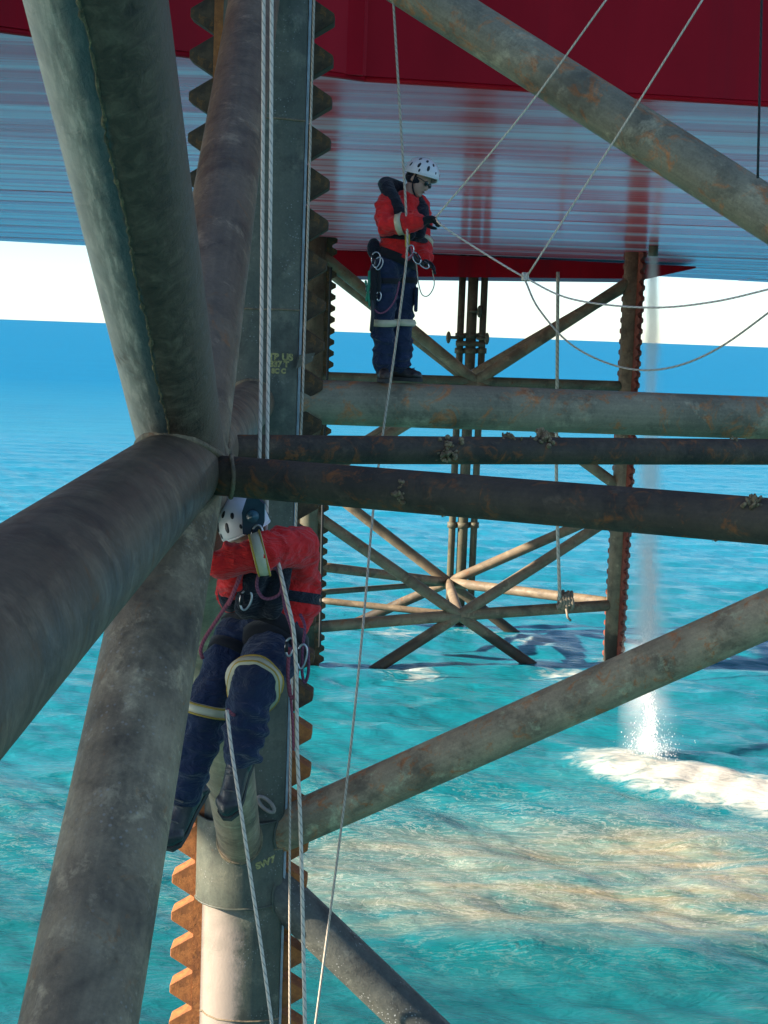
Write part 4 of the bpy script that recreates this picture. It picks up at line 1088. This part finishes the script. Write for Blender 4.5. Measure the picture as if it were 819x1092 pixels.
    for pts, m_, r in (([(397, 328, -.2), (405, 334, -.22), (414, 330, -.22), (422, 318, -.22), (426, 300, -.22)], 'rope_purple', .007), ([(444, 280, -.24), (446, 300, -.2), (450, 314, -.18), (457, 315, -.15), (463, 304, -.14), (461, 288, -.14)], 'rope_dull', .0045), ([(437, 262, -.27), (440, 272, -.29), (433, 278, -.29)], 'rope_pink', .008)):
        q = MB(); q.tube(catmull([J(*p) for p in pts], 8), r, 8); q.build('lanyard', M[m_], hn)
    return man
standing()

# ---- the man hanging in his harness next to the crossing node
def hanging():
    Y0 = 6.95
    def J(x, y, d=0): return P(x, y, Y0+d)
    man = empty('person', J(275, 700), 'person in red jacket hanging on ropes in harness under the tube node', 'person')
    hc = J(263, 570, -.10); F = frame((.34, -.90, -.28), (-.30, -.30, 1))
    nk = J(287, 590, .06); ch = J(305, 618, .08); wa = J(300, 655, .05); pe = J(287, 676, -.02)
    sL, elL, wrL = J(320, 583, -.08), J(281, 590, -.36), J(237, 601, -.38)
    sR, elR, wrR = J(272, 606, .22), J(248, 636, .02), J(246, 612, -.24)
    hL, kL, aL = J(299, 684, -.02), J(271, 727, -.40), J(254, 806, -.46)
    hR, kR, aR = J(261, 676, .04), J(220, 757, -.22), J(200, 842, -.26)
    b = MB(); head(b, hc, F)
    b.capsule([hc+F @ Vector((0, -.03, -.05)), nk], [.056, .062]); b.capsule([nk, ch, wa, pe], [.075, .125, .12, .125]); b.capsule([sR, sL], .065)
    for s, e, w in ((sR, elR, wrR), (sL, elL, wrL)): b.capsule([s, e, w], [.055, .045, .03])
    for h, k_, a in ((hR, kR, aR), (hL, kL, aL)): b.capsule([h, k_, a], [.08, .056, .042])
    organic('body', b, .0095, M['skin'], man, 4); face(man, hc, F)
    helmet_obj(man, hc+F @ Vector((0, -.01, .05)), (.34, -.90, -.12), (-.42, -.22, 1), .98)
    hb = MB(); hb.ell(hc+F @ Vector((0, -.025, -.01)), (.084, .09, .07), F); hb.build('balaclava', M['vest'], man)
    b = MB(); b.capsule([nk.lerp(ch, .3), ch, wa, wa.lerp(pe, .4)], [.12, .165, .15, .15], 20)
    b.ell(ch.lerp(sL, .55), (.12, .12, .115)); b.ell(ch.lerp(sR, .5), (.12, .12, .115)); b.ell(J(322, 600, .02), (.085, .1, .13))
    b.capsule([sL, sL.lerp(elL, .5), elL, elL.lerp(wrL, .5), wrL-(wrL-elL).normalized()*.0], [.095, .086, .079, .073, .066], 16)
    b.capsule([sR, sR.lerp(elR, .5), elR, elR.lerp(wrR, .5), wrR], [.09, .082, .078, .07, .06], 16)
    for q, (a_, c_, r_) in enumerate(((sL, elL, .09), (elL, wrL, .075), (sR, elR, .086), (elR, wrR, .072))): wrinkles(b, a_, c_, r_, r_*.92, 6, 60+q, .013)
    wrinkles(b, ch, wa, .165, .155, 5, 71, .014)
    jk = organic('jacket', b, .010, M['jacket'], man, 4, .042, .10)
    fit_band(elL, wrL, .10, .058, jk, jk, True)
    b = MB(); b.capsule([wa.lerp(pe, .25), pe], [.14, .145], 20)
    for h, k_, a, L in ((hR, kR, aR, 1.03), (hL, kL, aL, .98)):
        b.capsule([h, h.lerp(k_, .5), k_, k_.lerp(a, .5), k_.lerp(a, L)], [.122, .116, .096, .09, .076], 16)
    for q, (h, k_, a) in enumerate(((hR, kR, aR), (hL, kL, aL))): wrinkles(b, h, k_, .118, .10, 6, 80+q, .015); wrinkles(b, k_, a, .096, .082, 9, 90+q, .015)
    tr = organic('trousers', b, .010, M['trouser'], man, 4, .042, .13)
    fit_band(hL, kL, .98, .052, tr, tr, True); fit_band(kR, aR, -.02, .052, tr, tr, True)
    boot(man, aL+Vector((0, 0, -.02)), (-.22, -.55, -.75), (-.08, -.75, .6), M['boot_black'], 1.14, kL-aL)
    boot(man, aR+Vector((0, 0, -.02)), (-.35, -.55, -.65), (-.1, -.7, .6), M['boot_black'], 1.14, kR-aR)
    b = MB(); hand(b, wrL, (-.75, .3, .25), (0, .6, -.8), 1.0, 1, 1.0, 1.15); organic('glove', b, .0055, M['glove'], man, 2)
    b = MB(); hand(b, wrR, (.1, -.5, .9), (.9, -.2, 0), 1.0, -1, 1.0, 1.15); organic('glove', b, .0055, M['glove'], man, 2)
    # vest, belts and harness
    b = MB(); b.capsule(catmull([J(262, 648, -.16), J(268, 622, -.22), J(278, 604, -.20)], 5), [.055]*11, 12); b.capsule(catmull([J(290, 650, -.17), J(296, 628, -.18), J(300, 606, -.16)], 5), [.05]*11, 12)
    b.ell(J(276, 634, -.14), (.09, .07, .11)); vs = organic('life_vest', b, .011, M['vest'], man, 4, .014, .06)
    fit_band(wa, ch, .55, .05, jk, vs, name='chest_belt', mat=M['vest'], off=.010, maxr=.32)
    hn = fit_band(pe, wa, .1, .08, tr, man, name='harness', mat=M['web'], off=.016, maxr=.32)
    for h, k_ in ((hR, kR), (hL, kL)): fit_band(h, k_, .3, .05, tr, hn, name='leg_loop', mat=M['web'], off=.008, maxr=.25)
    # rope device by the helmet
    d = MB(); c = J(270, 551, -.30); d.prism([(-.042, -.075), (.03, -.085), (.05, -.02), (.05, .06), (.02, .085), (-.03, .08), (-.048, .02)], (1, 0, 0), (0, -.1, 1), (0, 1, .1), .035, c); dv = d.build('rope_grab', M['blue_dev'], hn, smooth=False)
    d = MB(); d.tube([c+Vector((0, -.02, .005)), c+Vector((0, -.034, .004))], .027, 20); d.tube([c+Vector((0, -.034, .004)), c+Vector((0, -.04, .004))], .008, 12); d.build('pulley', plain('pulley_blue', (.05, .13, .17), .35), dv)
    biner(J(274, 572, -.32), (0, -1, 0), (.1, 0, 1), .05, .022, hn); biner(J(262, 640, -.26), (0, -1, 0), (.2, 0, 1), .045, .024, hn)
    for pts, m_, r in (([(259, 606, -.36), (254, 620, -.34), (245, 640, -.3), (232, 660, -.26), (219, 680, -.24), (214, 693, -.22), (216, 702, -.2)], 'rope_pink', .0085),
                       ([(256, 612, -.34), (250, 630, -.34), (244, 645, -.3)], 'rope_pink', .008),
                       ([(283, 604, -.40), (276, 612, -.36), (274, 626, -.34), (280, 637, -.34), (290, 638, -.34), (299, 632, -.34), (300, 618, -.34), (294, 606, -.36), (284, 603, -.38)], 'rope_purple', .0075),
                       ([(301, 628, -.34), (304, 650, -.36), (311, 672, -.38), (314, 700, -.38)], 'rope_purple', .006),
                       ([(309, 690, -.36), (307, 715, -.38), (309, 740, -.38), (314, 742, -.38), (317, 715, -.38)], 'rope_pink', .008),
                       ([(320, 655, -.2), (325, 668, -.24), (323, 690, -.26), (322, 715, -.28), (325, 728, -.28), (329, 715, -.28), (328, 690, -.26)], 'rope_purple', .007),
                       ([(309, 730, -.36), (312, 770, -.4), (313, 800, -.4)], 'rope_pink', .006),
                       ([(243, 757, -.55), (250, 762, -.5), (249, 742, -.45)], 'rope_pink', .007)):
        q = MB(); q.tube(catmull([J(*p) for p in pts], 8), r, 8); q.build('lanyard', M[m_], hn)
    biner(J(322, 700, -.3), (0, -1, 0), (.1, 0, 1), .055, .02, hn); biner(J(309, 690, -.38), (0, -1, 0), (.1, 0, 1), .04, .018, hn)
    q = MB(); q.ell(J(246, 628, -.1), (.06, .07, .11)); organic('pouch', q, .012, M['vest'], hn, 3)
    return man
hanging()
